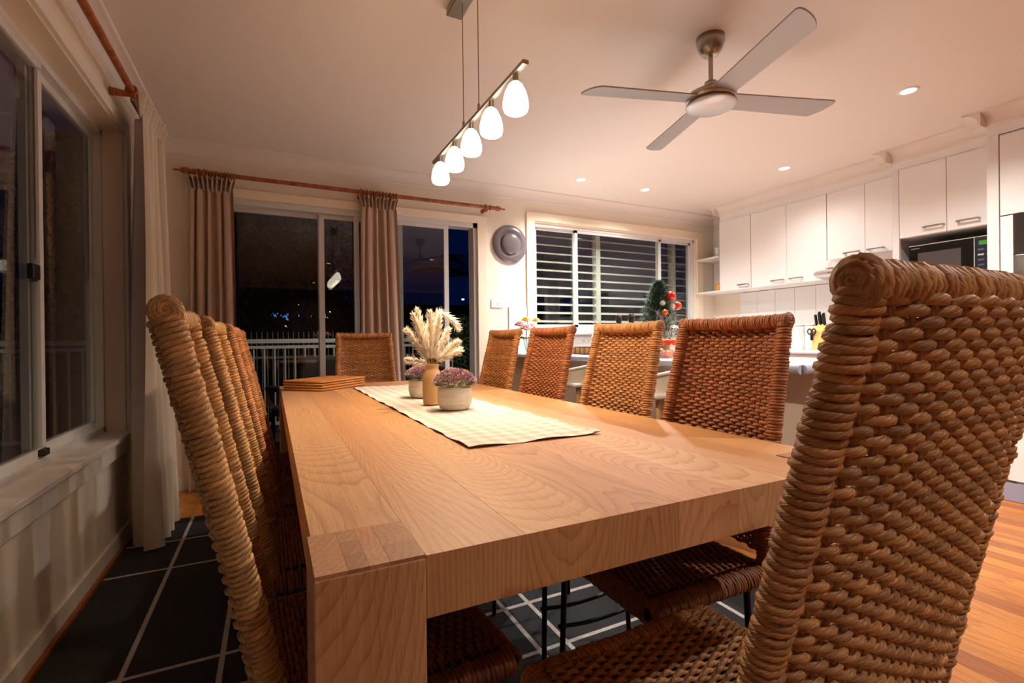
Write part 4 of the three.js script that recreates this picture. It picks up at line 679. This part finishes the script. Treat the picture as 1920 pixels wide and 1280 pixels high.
  const palm = thing('palm', 'palm leaning in beyond the balustrade outside the open door gap', 'palm', [3.05, -4, -6.95]); part(palm, 'trunk', cyl(0.06, 0.1, 5.95, 10), bark, [0, 2.975, 0]); for (let k = 0; k < 9; k++) frond(palm, [0, 5.9, 0], 0.35 + k * 0.698, 1.3, 0.42, 34, 0.36);
  const fern = thing('balcony_fern', 'green leafy plant on the balcony just outside the open door gap', 'plant', [2.12, -0.03, -5.55]); part(fern, 'planter', lathe([[0.0005, 0], [0.16, 0], [0.2, 0.3], [0.18, 0.3], [0.0005, 0.26]], 28), mat([60, 54, 50], 0.7));
  { const q = rng(33), P = [], up = new THREE.Vector3(0.1, 0.4, 1); for (let s = 0; s < 16; s++) { const a = s * 2.4, top = new THREE.Vector3(Math.cos(a) * 0.24 * q(), 0.75 + 0.62 * q(), Math.sin(a) * 0.24 * q()); part(fern, 'stem', cable([[0, 0.26, 0], [top.x * 0.4, top.y * 0.55, top.z * 0.4], top.toArray()], 0.004, 5, 8), leafM); for (let k = 0; k < 44; k++) { const t = 0.25 + 0.75 * k / 44, c = new THREE.Vector3(top.x * t * t, 0.26 + (top.y - 0.26) * t, top.z * t * t), an = k * 2.4; blade3(P, c, new THREE.Vector3(Math.cos(an), 0.6, Math.sin(an)).normalize(), up, 0.1 + 0.05 * q(), 0.012); } } part(fern, 'leaves', fromTris(P), leafM).userData.kind = 'stuff'; }
  { // bulkhead lamp on the outside of the house wall, over the door
    const l = thing('outdoor_wall_light', 'white bulkhead lamp on the outside wall above the balcony door', 'wall light', [0.9, 2.28, ZF - TH]); part(l, 'housing', rb(0.22, 0.12, 0.05, 0.02, 3), cabWhite, [0, 0, -0.026]); part(l, 'lens', rb(0.19, 0.09, 0.03, 0.014, 3), mat([255, 255, 255], 0.4, { emissive: new THREE.Color().setRGB(1, 0.86, 0.7), emissiveIntensity: 1.5 }), [0, 0, -0.064]);
    const s = new THREE.SpotLight(new THREE.Color().setRGB(1, 0.82, 0.68), 9, 0, 0.98, 0.7, 2); s.name = 'outdoor_lamp'; s.position.set(0.9, 2.26, ZF - TH - 0.09); s.target.position.set(0.9, 0.36, -5.76); s.castShadow = true; s.shadow.radius = 2; scene.add(s, s.target);
  }
  // lit windows of the town below
  const lit = (c, i) => mat([0, 0, 0], 0.5, { emissive: new THREE.Color().setRGB(...c), emissiveIntensity: i }), wht = lit([1, 0.9, 0.75], 1.6), blu = lit([0.1, 0.35, 0.9], 0.8), am = lit([1, 0.5, 0.2], 0.9);
  const town = thing('distant_building', 'distant dark building with a band of blue lit windows beyond the garden', 'building', [0, 0, 0]);
  part(town, 'walls', bx(16, 10, 4, 2.8, 1.0, -102.2), mat([14, 15, 18], 1));
  [[0.2, 6.4], [0.9, 6.2], [2.1, 6.0], [2.8, 6.2], [3.4, 5.8], [3.9, 6.3], [4.5, 6.1], [2.9, 5.5]].forEach(([x, y], k) => part(town, 'lit_window', bx(0.5 + 0.3 * (k % 3), 0.4 + 0.3 * (k % 2), 0.1), blu, [x, y, -100.15]));
  const posts = [[2.94, 11.48, wht], [4.05, 7.27, wht], [5.95, 5.39, am], [9.06, 6.17, wht], [8.70, 5.33, wht], [8.27, 5.78, wht], [2.28, 3.73, am], [33.92, 9.07, wht]];
  const ORD = ['first', 'second', 'third', 'fourth', 'fifth', 'sixth', 'seventh', 'eighth'], ranks = posts.map(p => posts.filter(q => q[0] < p[0]).length);
  posts.forEach(([a, b, m], k) => { const p = { x: a, y: b }, o = thing('street_lamp', `distant street lamp glowing in the night town behind the glass door, ${ORD[ranks[k]]} from the left`, 'street lamp', [p.x, -4, -90], 0, 'night town lamps'); part(o, 'lamp_post', cyl(0.05, 0.07, p.y + 4, 6), aluDark, [0, (p.y + 4) / 2, 0]); part(o, 'lamp_head', rb(0.5, 0.3, 0.3, 0.05), m, [0, p.y + 4.1, 0]); });
}
renderer.render(scene, camera);
